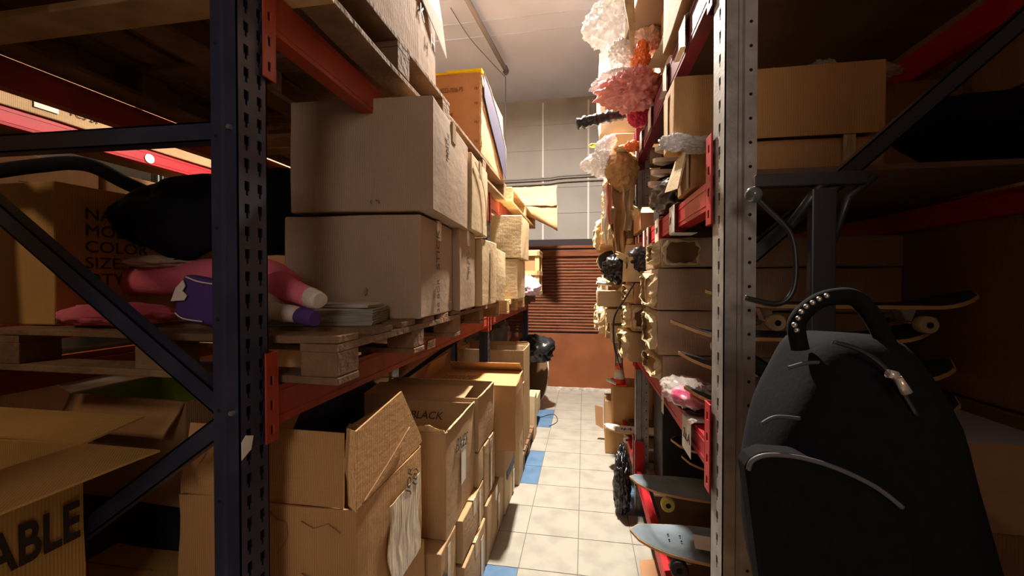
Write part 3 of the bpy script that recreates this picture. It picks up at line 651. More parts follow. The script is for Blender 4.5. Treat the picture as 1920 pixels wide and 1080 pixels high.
# A: open taped carton in the front
cA = carton('large open carton nearest on the left, upright torn flap and shiny tape over its side', (-.605, 1.03, .60), .56, .45, .385, 0, m=TAN2, closed=False, amp=.010,
            flaps=[dict(e='S', L=.20, a=97, cut=.01, s0=0, s1=.93), dict(e='W', L=.22, a=120), dict(e='N', L=.10, a=-80)])
bm = bmesh.new(); q = [(-.225, .385), (.20, .392), (.235, .40), (.225, .425), (.06, .635), (-.225, .60), (-.262, .62), (-.275, .52)]
prism(bm, q, .276, .282, 'x'); build('flap', bm, TAN2, cA, bevel=.001)
bm = bmesh.new(); q = [(-.262, .62), (-.275, .52), (-.268, .42), (-.235, .385), (-.243, .50), (-.235, .60)]; prism(bm, q, .283, .287, 'x'); build('folded_corner', bm, TAN2, cA)
bm = bmesh.new(); bx(bm, .2875, .290, -.05, .19, .02, .30, 0, (1, 14, 14), lambda v: Vector((v.x+abs(noise.noise(Vector((v.y*40, v.z*7, 1))))*.006, v.y + .012*math.sin(v.z*30), v.z)))
build('packing_tape', bm, TAPE, cA); text('handwriting', 'JOR\n (B)', .05, PEN, cA, (.2925, .10, .27), (R(90), R(-75), R(90)), shear=.3)
tubeo('crease', arc([(.285, -.20, .39), (.289, -.06, .44), (.291, .10, .50)]), .0025, DARKC, cA)
for sq in ([(.02, .362), (.05, .345), (.075, .335), (.08, .30), (.065, .27), (.05, .25)], [(.12, .345), (.16, .33), (.20, .345), (.24, .325)], [(.12, .20), (.17, .185), (.24, .19)]):
    tubeo('torn_crease', [(x, -.232-.004*(i % 2), z) for i, (x, z) in enumerate(sq)], .0013, DARKC, cA)
carton('carton standing on the floor under the nearest open carton', (-.615, 1.0, 0), .55, .55, .595, 0, m=TAN2, seams=False)
# B: open top, handwriting
cB = carton('open-topped carton with pen scribble and a white label, second along the left side', (-.575, 1.685, .505), .46, .46, .455, 0, m=TAN, closed=False, amp=.006, flaps=[dict(e='E', L=.015, a=60, mat=TORN), dict(e='S', L=.012, a=80, mat=TORN, tornend=True)])
text('handwriting', 'BXES', .085, PEN, cB, (.2385, -.13, .33), (R(90), R(8), R(90)), shear=.35); sticker(cB, 'E', .46, .46, .455, .01, .24, .075, .20)
text('handwriting', 'BLACK', .06, PEN, cB, (-.13, .2175, .36), ROT_S, shear=.3); text('handwriting', 'JC', .06, PEN, cB, (-.16, .2175, .24), ROT_S, shear=.3)
c = carton('low carton on the floor beneath the open-topped scribbled carton', (-.57, 1.60, 0), .42, .21, .50, 0, m=TAN, seams=False)
sticker(c, 'E', .42, .21, .5, -.02, .3, .035, .38, TAPE, off=.008); text('handwriting', '2', .14, PEN, c, (.216, -.10, .30), ROT_E)
c = carton('kraft carton with a long strip of tape, behind and below the scribbled carton', (-.552, 1.845, .295), .45, .42, .20, 0, m=TAN, tape='x')
sticker(c, 'E', .45, .42, .20, .10, .10, .035, .19, TAPE, off=.007)
c = carton('slim carton filling the gap between the scribbled carton and the flap-topped one', (-.556, 2.155, .50), .45, .12, .185, 0, m=TAN)
c = carton('wide floor carton with a pale tape strip, third along the left side', (-.540, 1.84, 0), .45, .42, .285, 0, m=TAN, tape='x'); sticker(c, 'E', .45, .42, .285, .10, .13, .05, .22, PAPER, off=.007)
c = carton('floor carton with a dark slot opening near its lid, fourth along the left side', (-.538, 2.285, 0), .45, .48, .335, 0, m=TAN, tape='x'); sticker(c, 'E', .45, .48, .335, .06, .15, .05, .22, TAPE, off=.007)
c = carton('taped carton squeezed between floor cartons and the flap-topped one', (-.552, 2.285, .345), .45, .28, .33, 0, m=TAN, tape='x'); sticker(c, 'E', .45, .28, .33, .0, .17, .04, .30, TAPE, off=.007)
cC = carton('long carton with half-closed lit top flap next to the scribbled one', (-.556, 2.16, .69), .66, .40, .29, 0, m=TAN, closed=False, amp=.006, flaps=[dict(e='S', L=.19, a=174, cut=.0, s1=.88), dict(e='N', L=.21, a=166, cut=.0, s1=.90), dict(e='E', L=.02, a=40, mat=TORN)])
# D: overhanging carton with brightly lit top
cD = carton('carton overhanging the aisle with a brightly lit closed top and hand-written lid', (-.425, 2.60, .53), .62, .44, .415, 2, m=TAN2, closed=False, amp=.005, bulge=.003, flaps=[dict(e='S', L=.40, a=178, cut=0), dict(e='N', L=.15, a=150, cut=.01, bend=-10, s0=.15), dict(e='W', L=.14, a=110)])
text('handwriting', 'MEDIUM\nSMALL 6', .055, PEN, cD, (-.20, -.09, .432), (0, 0, R(4)), shear=.2)
carton('small flat carton propping up the overhanging one', (-.50, 2.62, .345), .4, .34, .175, 0, m=TAN)
c = carton('floor carton with a dark blue printed panel at its top, before the pallet', (-.53, 2.80, 0), .45, .38, .335, 0, m=PALE)
sticker(c, 'E', .45, .38, .335, .0, .27, .30, .10, M('blue_black_print', (.04, .05, .10), .6)); sticker(c, 'E', .45, .38, .335, .12, .10, .06, .16, PAPER)
c = carton('carton with a torn dark window in its side standing beside the middle post', (-.50, 3.23, 0), .26, .20, .745, 0, m=PALE, closed=False, flaps=[dict(e='E', L=.04, a=70, mat=TORN), dict(e='S', L=.15, a=150)])
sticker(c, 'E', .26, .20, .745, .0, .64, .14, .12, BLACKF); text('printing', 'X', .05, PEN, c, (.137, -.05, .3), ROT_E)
c = carton('tall open carton behind the middle post with a bright inner wall', (-.52, 3.60, .146), .60, .42, .86, 0, m=TAN, closed=False, flaps=[dict(e='N', L=.02, a=90)])
box('lit_wall_strip', -.02, .288, .19, .199, .2, .84, PALE, c)  # paler strip paints the light on the inner wall
c = carton('slim cream carton standing upright on the aisle floor at the pallet corner', (-.495, 4.22, 0), .075, .20, .44, 0, m=PALE)
carton('small light carton tucked behind the slim cream one', (-.50, 4.50, .146), .12, .35, .20, 0, m=PALE)
carton('taller plain carton on the far floor pallet below the waist beam', (-.68, 4.75, .146), .6, .5, .50, 0, m=TAN)
# black plastic bag and leaning board at the far left
o = crumple('bin_bag', (-.60, 5.10, .665+.10), (.20, .18, .165), BAGK, seed=21, amp=.34, freq=2.6, pull=(((1, -.2, .6), .25, 12), ((.3, 0, -1), .3, 6)), flat=-.12); tag(o, 'shiny black plastic bag bulging over the cartons by the shutter', 'bag')
bm = bmesh.new(); p = [(.17*math.cos(a*math.pi/12)*(1), .36*math.sin(a*math.pi/12)) for a in range(24)]; prism(bm, p, -.006, .006, 'y')
o = build('leaning_board', bm, M('brown_board', (.22, .12, .06), .6)); o.location = (-.60, 5.52, .37); o.rotation_euler = (R(-8), 0, R(-35)); tag(o, 'oval brown board with a white rim leaning at the far left end', 'board')
bm = bmesh.new(); tube(bm, [(x*1.01, 0, z*1.01) for x, z in p]+[(p[0][0]*1.01, 0, p[0][1]*1.01)], .008, 6); build('rim', bm, PAPER, o)
tag(tubeo('loose_cable', arc([(-.52, 4.9, .004), (-.36, 5.05, .004), (-.30, 4.80, .004), (-.38, 4.62, .004)]), .004, BLACKM), 'thin dark cable curling on the tiles at the far left', 'cable')
tag(crumple('dark_plastic_cover', (-1.2, 5.15, .93), (.26, .40, .26), M('grey_green_plastic', (.10, .11, .10), .2, spec=.8, bump=.5, bscale=14), seed=30, amp=.2), 'glossy grey-green plastic cover gleaming under the waist beam, far bay', 'cover')
# left-hand foreground cartons
cG = carton('dark carton lettered ABLE with its side flap spread out, bottom left corner', (-1.215, .40, .60), .62, .427, .60, 0, m=YELC, closed=False, amp=.006, flaps=[dict(e='E', L=.25, a=2, cut=.02), dict(e='N', L=.17, a=4, cut=.03), dict(e='W', L=.1, a=90)])
text('printing', 'ABLE', .125, INKM, cG, (.3175, .035, .385), ROT_E, bold=.003, sx=.60)
cH = carton('open carton with lime green lining and white flaps behind the blue brace', (-1.285, 1.16, .86), .49, .31, .35, -2, m=DARKC, closed=False, inner=M('lime_green_lining', (.34, .46, .03), .7),
       flaps=[dict(e='W', L=.24, a=16, mat=PAPER), dict(e='N', L=.15, a=80, mat=PAPER, s0=.55, cut=.06), dict(e='S', L=.12, a=-60)])
box('stripe_panel', -.10, .10, .172, .178, .30, .41, M('blue_white_stripes', (.1, .12, .3), .7), cH)
NAVY_SHADE = M('navy_void_shade', (.006, .008, .016), .8)  # near-black navy puts the shade of the void into the colour
carton('carton under the lime-lined one, shade painted on as dark navy', (-1.29, 1.165, .30), .5, .40, .555, 0, m=NAVY_SHADE, seams=False)
carton('low carton with a clean top edge beside the near blue post, bottom of the picture', (-1.07, .955, .24), .235, .20, .475, 0, m=YELC, seams=False)
carton('second low carton left of the first at the bottom of the picture', (-1.312, .955, .24), .26, .22, .47, 0, m=YELC, seams='x')
carton('flat base carton beneath the pair of low cartons', (-1.09, .95, 0), .55, .24, .235, 0, m=DARKC)
carton('base carton under the ABLE carton', (-1.22, .40, 0), .62, .427, .595, 0, m=DARKC, seams=False)
NAVY_SHADE = M('navy_void_shade', (.006, .008, .016), .8)
o = crumple('dark_void_fill', (-1.64, 2.45, .5), (.34, .62, .48), NAVY_SHADE, seed=31, amp=.16, ridge=False, flat=-.5); tag(o, 'dark navy sack standing in for shade deep inside the lower left bay', 'filler')  # added lump; its near-black colour is the shade of the void
# cartons stored in the next row, seen through gaps
rnd = random.Random(5)
words = ['lettered XTX on a white label', 'marked with a number line', 'marked PCS', 'nearest the middle post', 'just past the middle post', 'with pale sides', 'second from the far end', 'at the far end']
for k, (y, d) in enumerate(((.22, .62), (.86, .60), (1.48, .70), (2.20, .70), (3.12, .60), (3.74, .62), (4.38, .66), (5.06, .68))):
    h = rnd.uniform(.26, .33); c = carton('carton on the upper beam of the next row, %s' % words[k], (XN+.015, y, 2.452), .6, d-.02, h, 0, m=[ORNG, PALE, TAN][k % 3])
    if k < 3: sticker(c, 'E', .6, d-.02, h, -.1, .07, .10, .07); text('printing', ('XTX', 'NO.15-40', 'PCS 24')[k], .045, INKM, c, (.307, -.14 if k == 0 else .0, .05), ROT_E)
ow = ['nearest', 'second', 'third', 'fourth', 'fifth', 'sixth']
for k, (y, d) in enumerate(((.22, .85), (1.09, .9), (2.01, .92), (3.12, .85), (3.99, .85), (4.86, .88))):
    carton('big dark carton stored low in the next row, %s' % ow[k], (XN-.005, y, 1.392), .7, d-.02, .86, 0, m=DARKC)
    carton('tall dark carton on the floor of the next row, %s' % ow[k], (XN-.08, y, 0), .7, d-.02, 1.15, 0, m=DARKC)
beamd = bmesh.new(); prism(beamd, [(XN+.004+.028*math.cos(a*math.pi/8), 0) for a in range(1)]+[(0, 0), (0, .01)], 0, .001, 'x'); beamd.free()
for y, z in ((2.25, 2.395), (1.30, 2.40)):
    bm = bmesh.new(); prism(bm, [(y+.03*math.cos(a*math.pi/8), z+.03*math.sin(a*math.pi/8)) for a in range(16)], XN+.003, XN+.005, 'x')
    tag(build('round_sticker', bm, PAPER), 'round white sticker on the bright red beam, %s of two' % ('farther' if y > 2 else 'nearer'), 'sticker', 'round stickers on the red beam')

for i, (y, d) in enumerate(((.22, 1.2), (1.45, 1.3), (3.2, 1.2), (4.45, 1.2))):
    carton('long dark carton on top of the next row cartons, %s' % ('nearest', 'second', 'third', 'farthest')[i], (XN-.02, y, 2.452+.345), .6, d-.02, .7, 0, m=DARKC, seams=False)
# ================================================================== RIGHT RACK
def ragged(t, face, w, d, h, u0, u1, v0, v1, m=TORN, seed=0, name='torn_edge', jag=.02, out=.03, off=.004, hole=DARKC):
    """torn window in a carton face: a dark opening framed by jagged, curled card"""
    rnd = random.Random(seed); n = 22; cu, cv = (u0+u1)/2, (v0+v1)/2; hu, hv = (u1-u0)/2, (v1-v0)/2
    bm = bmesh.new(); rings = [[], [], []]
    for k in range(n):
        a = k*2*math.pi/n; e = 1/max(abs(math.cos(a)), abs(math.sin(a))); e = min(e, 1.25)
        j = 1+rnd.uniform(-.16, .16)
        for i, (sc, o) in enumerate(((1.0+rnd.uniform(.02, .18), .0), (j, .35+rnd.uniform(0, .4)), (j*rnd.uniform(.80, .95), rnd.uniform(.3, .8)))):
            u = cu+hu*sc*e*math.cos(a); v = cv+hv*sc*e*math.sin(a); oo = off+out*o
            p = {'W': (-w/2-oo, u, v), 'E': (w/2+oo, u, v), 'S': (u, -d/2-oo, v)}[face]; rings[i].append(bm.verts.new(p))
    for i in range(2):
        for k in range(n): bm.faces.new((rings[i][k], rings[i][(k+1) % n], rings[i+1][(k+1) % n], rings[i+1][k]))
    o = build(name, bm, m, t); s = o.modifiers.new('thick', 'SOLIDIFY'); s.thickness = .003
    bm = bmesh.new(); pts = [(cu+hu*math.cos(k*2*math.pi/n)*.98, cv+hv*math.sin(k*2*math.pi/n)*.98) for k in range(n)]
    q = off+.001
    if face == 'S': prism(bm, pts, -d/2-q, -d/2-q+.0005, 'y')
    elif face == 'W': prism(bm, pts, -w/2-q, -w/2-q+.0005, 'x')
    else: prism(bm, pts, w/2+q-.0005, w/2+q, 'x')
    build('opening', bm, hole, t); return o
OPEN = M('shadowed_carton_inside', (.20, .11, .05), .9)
# ---- near bay, third level
Z3 = 1.921
c = carton('lower wide carton on the third right shelf with splayed cream side flaps', (.355, 1.50, Z3), .58, .20, .145, 0, 'R', m=TAN2, flaps=[dict(e='W', L=.0, a=0)][:0])
for (p, nm) in (([(-.21, .15), (.0, .16), (.06, .0), (-.02, -.02), (-.18, -.005)], 'side_flap'),):
    bm = bmesh.new()
    q = [(-.296, -.105, .142), (-.296, .09, .142), (-.330, .11, .03), (-.322, -.08, .004)]; v = [bm.verts.new(x) for x in q]; v2 = [bm.verts.new((x[0]-.006, x[1], x[2])) for x in q]
    bm.faces.new(v); bm.faces.new(v2); [bm.faces.new((v[i], v[(i+1) % 4], v2[(i+1) % 4], v2[i])) for i in range(4)]; build(nm, bm, PALE, c)
box('side_strip', -.303, -.296, -.098, -.06, .0, .145, PALE, c)
c = carton('upper wide carton on the third right shelf with an overhanging lid panel', (.30, 1.495, Z3+.162), .62, .20, .215, 0, 'R', m=TAN2)
box('lid_panel', -.12, .313, -.112, -.106, -.012, .212, TAN2, c); sticker(c, 'W', .62, .20, .215, 0, .1, .05, .2, PALE)
box('packing_tape', .20, .235, -.1065, -.103, -.16, .0, TAPE, c, sub=(3, 1, 6), f=warp(3, .006, 1, 1, 1))
for (px, py, sx_, m_, sd, lb) in ((1268, 267, .042, BAGW, 41, 'crinkled whitish plastic film sticking out between the two wide cartons'), (1312, 272, .050, BAGC, 42, 'thin clear plastic film lying over the lower wide carton edge by the near post')):
    tag(crumple('plastic_film', at(px, py, Y=1.462), (sx_, .022, .022), m_, seed=sd, amp=.45, freq=3.5, sub=5, fold=.3), lb, 'plastic film')
o = crumple('plastic_film', (.80, 1.60, Z3+.395), (.05, .04, .035), BAGC, seed=43, amp=.5, freq=3); tag(o, 'peaked scrap of clear film on top of the upper wide carton', 'plastic film')
# skateboards
def deckmesh(L, W, th, nose=.5, kick=.04, seg=26, pointed=0, camber=0):
    """outline + rocker; board along X, nose at -X"""
    top = []; 
    for i in range(seg+1):
        u = i/seg; x = -L/2+L*u
        e = min(u, 1-u)*L/(W*nose); hw = W/2*(1 if e >= 1 else math.sqrt(max(0, 1-(1-e)**2)))
        if pointed and u < .5: hw = W/2*math.sqrt(max(0, 1-(1-u/.40)**2)) if u < .40 else W/2
        k = 0; a = min(u, 1-u)*L
        if a < .16: k = kick*((.16-a)/.16)**1.6
        top.append((x, max(hw, .002), k+camber*math.sin(math.pi*u)))
    return top
def skateboard(label, loc, rz, L=.80, W=.20, gm=GRIP, kick=.045, wheel=PAPER, group=None, pointed=0, trucks=True, th=.011, tilt=(0, 0), bottom=None, wr=.027, holes=False, up=True, art=None, camber=0):
    t = thing('skateboard', label, 'skateboard', loc, 0, group, rot=(R(tilt[0]), R(tilt[1]), R(rz)))
    rows = deckmesh(L, W, th, .75, kick, pointed=pointed, camber=camber)
    def sheet(name, z0, z1, inset, m, matside=None):
        bm = bmesh.new(); A = []; n = len(rows)
        for (x, hw, k) in rows:
            hw = max(hw-inset, .001); xx = x*(1-inset/L*2)
            A.append([bm.verts.new((xx, s*hw, k+z)) for z in (z0, z1) for s in (-1, -.33, .33, 1)])
        for i in range(n-1):
            a, b = A[i], A[i+1]
            for j in range(3): bm.faces.new((a[j], a[j+1], b[j+1], b[j])); bm.faces.new((a[4+j], a[5+j], b[5+j], b[4+j]))
            bm.faces.new((a[0], a[4], b[4], b[0])); bm.faces.new((a[3], a[7], b[7], b[3]))
        for a in (A[0], A[-1]): bm.faces.new((a[0], a[1], a[2], a[3], a[7], a[6], a[5], a[4]))
        return build(name, bm, m, t)
    sheet('deck', -th, 0, 0, bottom or PLY); sheet('grip_tape', .0003, .0014, .0035, gm)
    if art:
        for k, (s, m) in enumerate(art): text('graphic', s, W*.55, m, t, (-L*.44, -W*.18, .002+.0004*k), (0, 0, 0))
    for sx in ((-1, 1) if trucks else ()):
        x0 = sx*(L/2-.19); z0 = -th
        bm = bmesh.new(); bx(bm, x0-.04, x0+.04, -.028, .028, z0-.006, z0); prism(bm, [(x0-.022, z0-.006), (x0+.022, z0-.006), (x0+.008, z0-.045), (x0-.008, z0-.045)], -.02, .02, 'y')
        tube(bm, [(x0, -W*.46, z0-.048), (x0, W*.46, z0-.048)], .006, 8); tr_ = build('truck', bm, STEEL, t)
        for sy in (-1, 1):
            bm = bmesh.new(); y0 = sy*W*.42
            tube(bm, [(x0, y0-.018, z0-.048), (x0, y0-.014, z0-.048), (x0, y0+.014, z0-.048), (x0, y0+.018, z0-.048)], [wr*.85, wr, wr, wr*.85], 18); 
            wl = build('wheel', bm, wheel, tr_); bm = bmesh.new(); tube(bm, [(x0, y0-.0188, z0-.048), (x0, y0+.0188, z0-.048)], wr*.36, 12); build('bearing', bm, HOLE, wl)
        if holes:
            for dx in (-.025, .025):
                for dy in (-.02, .02):
                    bm = bmesh.new(); tube(bm, [(x0+dx, dy, .0), (x0+dx, dy, .0024)], .004, 8); build('bolt', bm, HOLE, t)
    return t
GS = 'skateboards stacked crosswise on the second right shelf'
for k, (y, z, lb, x0, yw) in enumerate(((1.50, 1.205, 'lowest', .335, 1), (1.52, 1.315, 'second lowest', .325, -2), (1.55, 1.425, 'third', .30, 2), (1.56, 1.53, 'topmost', .42, 0))):
    skateboard('%s skateboard of the pile beside the near galvanised post, yellowish rim toward the aisle' % lb, (x0+.40, y, z+.0), yw, .80, .21, GRIP, wheel=M('dull_cream_wheel', (.45, .36, .22), .5), group=GS)
# bundled striped boards on the third shelf
GW = 'white-edged shoes on the third right shelf'
for k, (px, py, L) in enumerate(((1218, 330, .30), (1224, 316, .26), (1228, 296, .24), (1232, 287, .22))):
    p = at(px, py, Y=2.30); p.z = 2.118+.062*k; bm = bmesh.new()
    rows = deckmesh(L, .10, .02, 1.2, .012)
    A = [[bm.verts.new((x, s*hw, kk+z)) for z in (-.022, 0) for s in (-1, 1)] for x, hw, kk in rows]
    for i in range(len(A)-1):
        a, b = A[i], A[i+1]; bm.faces.new((a[0], a[1], b[1], b[0])); bm.faces.new((a[2], a[3], b[3], b[2])); bm.faces.new((a[0], a[2], b[2], b[0])); bm.faces.new((a[1], a[3], b[3], b[1]))
    t = thing('shoe', 'black shoe with a pale rubber sole, %s of the pile on the third right shelf' % ['lowest', 'second', 'third', 'topmost'][k], 'shoe', (p.x+L/2-.01, 2.30, p.z), R(3-4*k), GW)
    build('sole', bm, M('pale_rubber_sole', (.66, .56, .50), .6), t)
    crumple('upper', (.03, 0, .020), (L*.42, .046, .022), BLACKF, t, seed=50+k, amp=.12, flat=-.02)
o = crumple('black_bag', (.385, 1.97, 1.985), (.075, .20, .062), BAGK, seed=61, amp=.35, freq=2.4, rot=(R(0), 0, 0), flat=-.058, pull=(((0, .3, 1), .35, 10),)); tag(o, 'small shiny black bag lying on the third red beam above the written labels', 'bag')
c = carton('open tray carton with bent edges on the third right shelf at the far post', (.335, 2.62, Z3), .40, .34, .10, 0, 'R', m=ORNG, closed=False, flaps=[dict(e='S', L=.10, a=150, mat=PALE), dict(e='W', L=.05, a=60, mat=PALE, tornend=True), dict(e='N', L=.08, a=85, mat=PALE)])
# dark contents deeper on the third shelf
o = crumple('black_backpack', (1.24, 1.385, Z3+.115), (.37, .095, .115), BLACKF, seed=63, amp=.2, ridge=False, freq=1.5, flat=-.11); tag(o, 'flat black backpack lying on the third right shelf under the dark brace', 'backpack')
c = carton('dim brown carton at the back of the third right shelf behind the backpack', (1.0, 1.86, Z3), .42, .6, .46, 0, 'R', m=DARKC)
o = crumple('plastic_film', (1.04, 1.80, Z3+.47), (.1, .05, .03), BAGC, seed=64, amp=.5, freq=3); tag(o, 'shiny film scrap on the dim brown carton edge at the upper right', 'plastic film')
carton('black box carrying the pile of shoes on the third right shelf', (.375, 2.215, Z3), .36, .18, .172, 0, 'R', m=BLACKM, seams=False)
carton('brown carton behind the wide cartons on the third right shelf', (.80, 2.02, Z3), .5, .5, .44, 0, 'R', m=DARKC)
carton('brown carton deep on the third right shelf near the second post', (.76, 2.55, Z3+.0), .5, .42, .40, 0, 'R', m=DARKC) 
# ---- near bay, second level: tall stack of long cartons with torn ends
Z2R = 1.155
GT = 'long cartons stacked with torn ends toward the aisle'
st = [(.135, 'lowest', 0), (.19, 'second lowest', 1), (.185, 'third', 2), (.13, 'topmost', 3)]
z = Z2R
for h, lb, k in st:
    x = .315+(.02, .0, .0, .015)[k]
    c = carton('%s long brown carton of the stack with torn ends on the second right shelf' % lb, (x, 1.88, z), .92, .44, h-.004, (1, -1, 0, 1)[k], 'R', m=GREYC, group=GT, amp=.006, seams=(k == 3))
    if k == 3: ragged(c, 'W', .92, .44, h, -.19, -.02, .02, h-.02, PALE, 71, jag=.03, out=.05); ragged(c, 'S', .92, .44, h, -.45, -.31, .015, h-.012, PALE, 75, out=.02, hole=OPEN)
    else: ragged(c, 'W', .92, .44, h, -.20, .14, .02, h-.03, (TORN, PALE, PALE)[k], 72+k, out=.045)
    z += h
# second pile behind
GT2 = 'cartons of the second pile on the second right shelf'
z = Z2R
for k, (h, lb, m_) in enumerate(((.17, 'bottom', TAN), (.15, 'lower middle', TAN), (.13, 'upper middle', ORNG), (.14, 'top', PALE))):
    if k == 3:
        c = carton('open cream carton holding black bags, top of the second pile', (.245, 2.42, z), .42, .36, h, 0, 'R', m=PALE, closed=False, group=GT2, amp=.008, flaps=[dict(e='W', L=.05, a=30, tornend=True), dict(e='N', L=.10, a=95, tornend=True)])
        o = crumple('black_bag', (.325, 2.50, z+.115), (.075, .10, .075), BAGK, seed=81, amp=.35, freq=2.6); tag(o, 'crumpled black plastic bag in the open cream carton', 'bag')
    else:
        c = carton('%s torn carton of the second pile' % lb, (.255+.01*k, 2.42, z), .6, .40, h-.004, (2, -2, 0)[k], 'R', m=m_, group=GT2, amp=.010)
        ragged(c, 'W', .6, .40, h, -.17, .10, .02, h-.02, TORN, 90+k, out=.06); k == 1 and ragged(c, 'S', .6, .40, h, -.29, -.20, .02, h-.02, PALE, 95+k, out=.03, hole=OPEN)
    z += h
tag(tubeo('hanging_cable', arc([at(1190, 530, Y=2.36), at(1172, 560, Y=2.30), at(1152, 595, Y=2.3), at(1151, 640, Y=2.32), at(1156, 668, Y=2.36), at(1163, 690, Y=2.42)]), .005, BLACKM), 'thin black cord hanging down over the torn cartons of the second pile', 'cord')
# pink bag in clear plastic, on the beam
tk = thing('wrapped_shoes', 'hot pink shoes wrapped in clear plastic resting on the second red beam', 'shoes', (.385, 1.60, 1.17))
crumple('pink_shoe', (0, 0, .015), (.060, .10, .030), HOTP, tk, seed=101, amp=.2); crumple('clear_wrap', (-.005, .01, .030), (.075, .13, .040), BAGC, tk, seed=102, amp=.4, freq=3, pull=(((-.6, 1, .1), .4, 8),))
crumple('dark_sole', (.0, -.01, -.012), (.055, .105, .008), M('dark_sole_rubber', (.06, .02, .04), .6), tk, seed=103, amp=.1)
tag(crumple('dark_pouch', (.455, 1.40, 1.165), (.05, .06, .02), M('brown_black_pouch', (.06, .04, .035), .7), seed=104, amp=.2), 'flat dark pouch beside the large handwritten label', 'pouch')
# ---- near bay, lowest level: longboards and black board
GL = 'longboards on the lowest right shelf'
YW = M('yellow_green_wheel', (.55, .50, .12), .35)
skateboard('grey-blue pointed longboard, nearest on the lowest right shelf with a white sticker', (.665, 1.905, .475), -3, .92, .27, GREYG, kick=.015, pointed=1, wheel=M('black_wheel', (.03, .03, .03), .5), group=GL, holes=True, wr=.036, camber=-.012)
skateboard('grey-blue longboard with yellow wheels, second on the lowest right shelf', (.72, 2.35, .505), -4, .94, .25, GREYG, kick=.02, pointed=1, wheel=YW, group=GL, wr=.036, camber=-.01)
skateboard('dark longboard stacked above the yellow-wheeled one', (1.0, 2.42, .605), -6, .92, .24, BLACKF, kick=.02, wheel=YW, group=GL)
skateboard('dark longboard with a thin pale rim lying high on the lowest right shelf', (.93, 2.42, .705), -3, .90, .25, BLACKF, kick=.02, wheel=YW, group=GL)
sh = box('sticker_sheet', -.035, .035, -.05, .05, 0, .002, PAPER); sh.location = at(1318, 1018, Z=.502); sh.rotation_euler = (0, 0, R(-8)); tag(sh, 'white paper tag on the near grey-blue longboard', 'tag')
carton('black wrapped carton filling the back of the lowest right shelf', (.47, 2.66, .32), .7, .30, .70, 0, 'R', m=BLACKM, seams=False)
o = carton('tall black case behind the longboards on the lowest right shelf', (.80, 1.45, .32), .5, .28, .70, 0, 'R', m=BLACKM, seams=False, cat='case', name='black_case')
# floor things
o = crumple('bin_bag', (.262, 2.97, .20), (.05, .10, .20), BAGK, seed=111, amp=.25, freq=2.6, sub=5, fold=.22, flat=-.17, pull=(((0, 0, 1), .25, 12),)); tag(o, 'upright black plastic bag on the floor against the second post', 'bag')
sheetc('cardboard_sheet', 'orange-brown cardboard sheet on the floor under the near longboard', 'cardboard', [at(1200, 1050, Z=.03), at(1232, 1047, Z=.03), at(1260, 1100, Z=.03), at(1206, 1110, Z=.03)], .006, ORNG, 5, .004)
# ---- far bay floor
c = carton('upright plain carton on the floor of the far right bay', (.275, 4.05, 0), .36, .36, .62, 0, 'R', m=TAN2)
c = carton('small open carton with its flap out, on the aisle floor before the shutter', (.20, 3.98, 0), .30, .06, .24, 0, 'R', m=TAN2, seams=False); 
bm = bmesh.new(); prism(bm, [(-.16, .30), (-.08, .28), (-.075, .06), (-.15, .10)], 0, .006, 'y'); o = build('cardboard_flap', bm, ORNG); o.location = (.27, 4.3, 0.06); tag(o, 'loose cardboard flap sticking into the aisle by the small open carton', 'cardboard')
c = carton('folded carton leaning on the upright plain one at the far right', (.215, 4.32, 0), .10, .30, .40, 0, 'R', m=TAN)
skateboard('white skateboard deck with black graphics at the far right', (.50, 3.66, .345), -4, .66, .18, M('white_deck_paint', (.72, .70, .66), .4), kick=.03, wheel=PAPER, art=[('A/#4', INKM)], trucks=True)
skateboard('dark skateboard under the white one in the far right bay', (.56, 3.45, .46-.10), -3, .62, .19, GRIP, wheel=M('grey_wheel', (.3, .3, .3), .4), kick=.03) if False else None
# traffic cone
cn = thing('traffic_cone', 'red and white striped cone on top of the upright carton at the far right', 'cone', (.335, 4.10, .625))
bm = bmesh.new(); REDC = M('red_cone_plastic', (.80, .06, .02), .4)
for i, (r0, r1, z0, z1, m_) in enumerate(((.062, .053, .0, .06, 0), (.053, .038, .06, .15, 1), (.038, .026, .15, .21, 0), (.026, .018, .21, .26, 1))): tube(bm, [(0, 0, z0), (0, 0, z1)], [r0, r1], 20, m_)
build('cone_body', bm, [REDC, PAPER], cn); box('cone_base', -.07, .07, -.07, .07, -.0, .012, REDC, cn, bevel=.004)
tag(tubeo('white_roll', [(.21, 4.02, .69), (.30, 4.02, .65)], .016, PAPER), 'short white roll poking out beside the cone', 'roll')
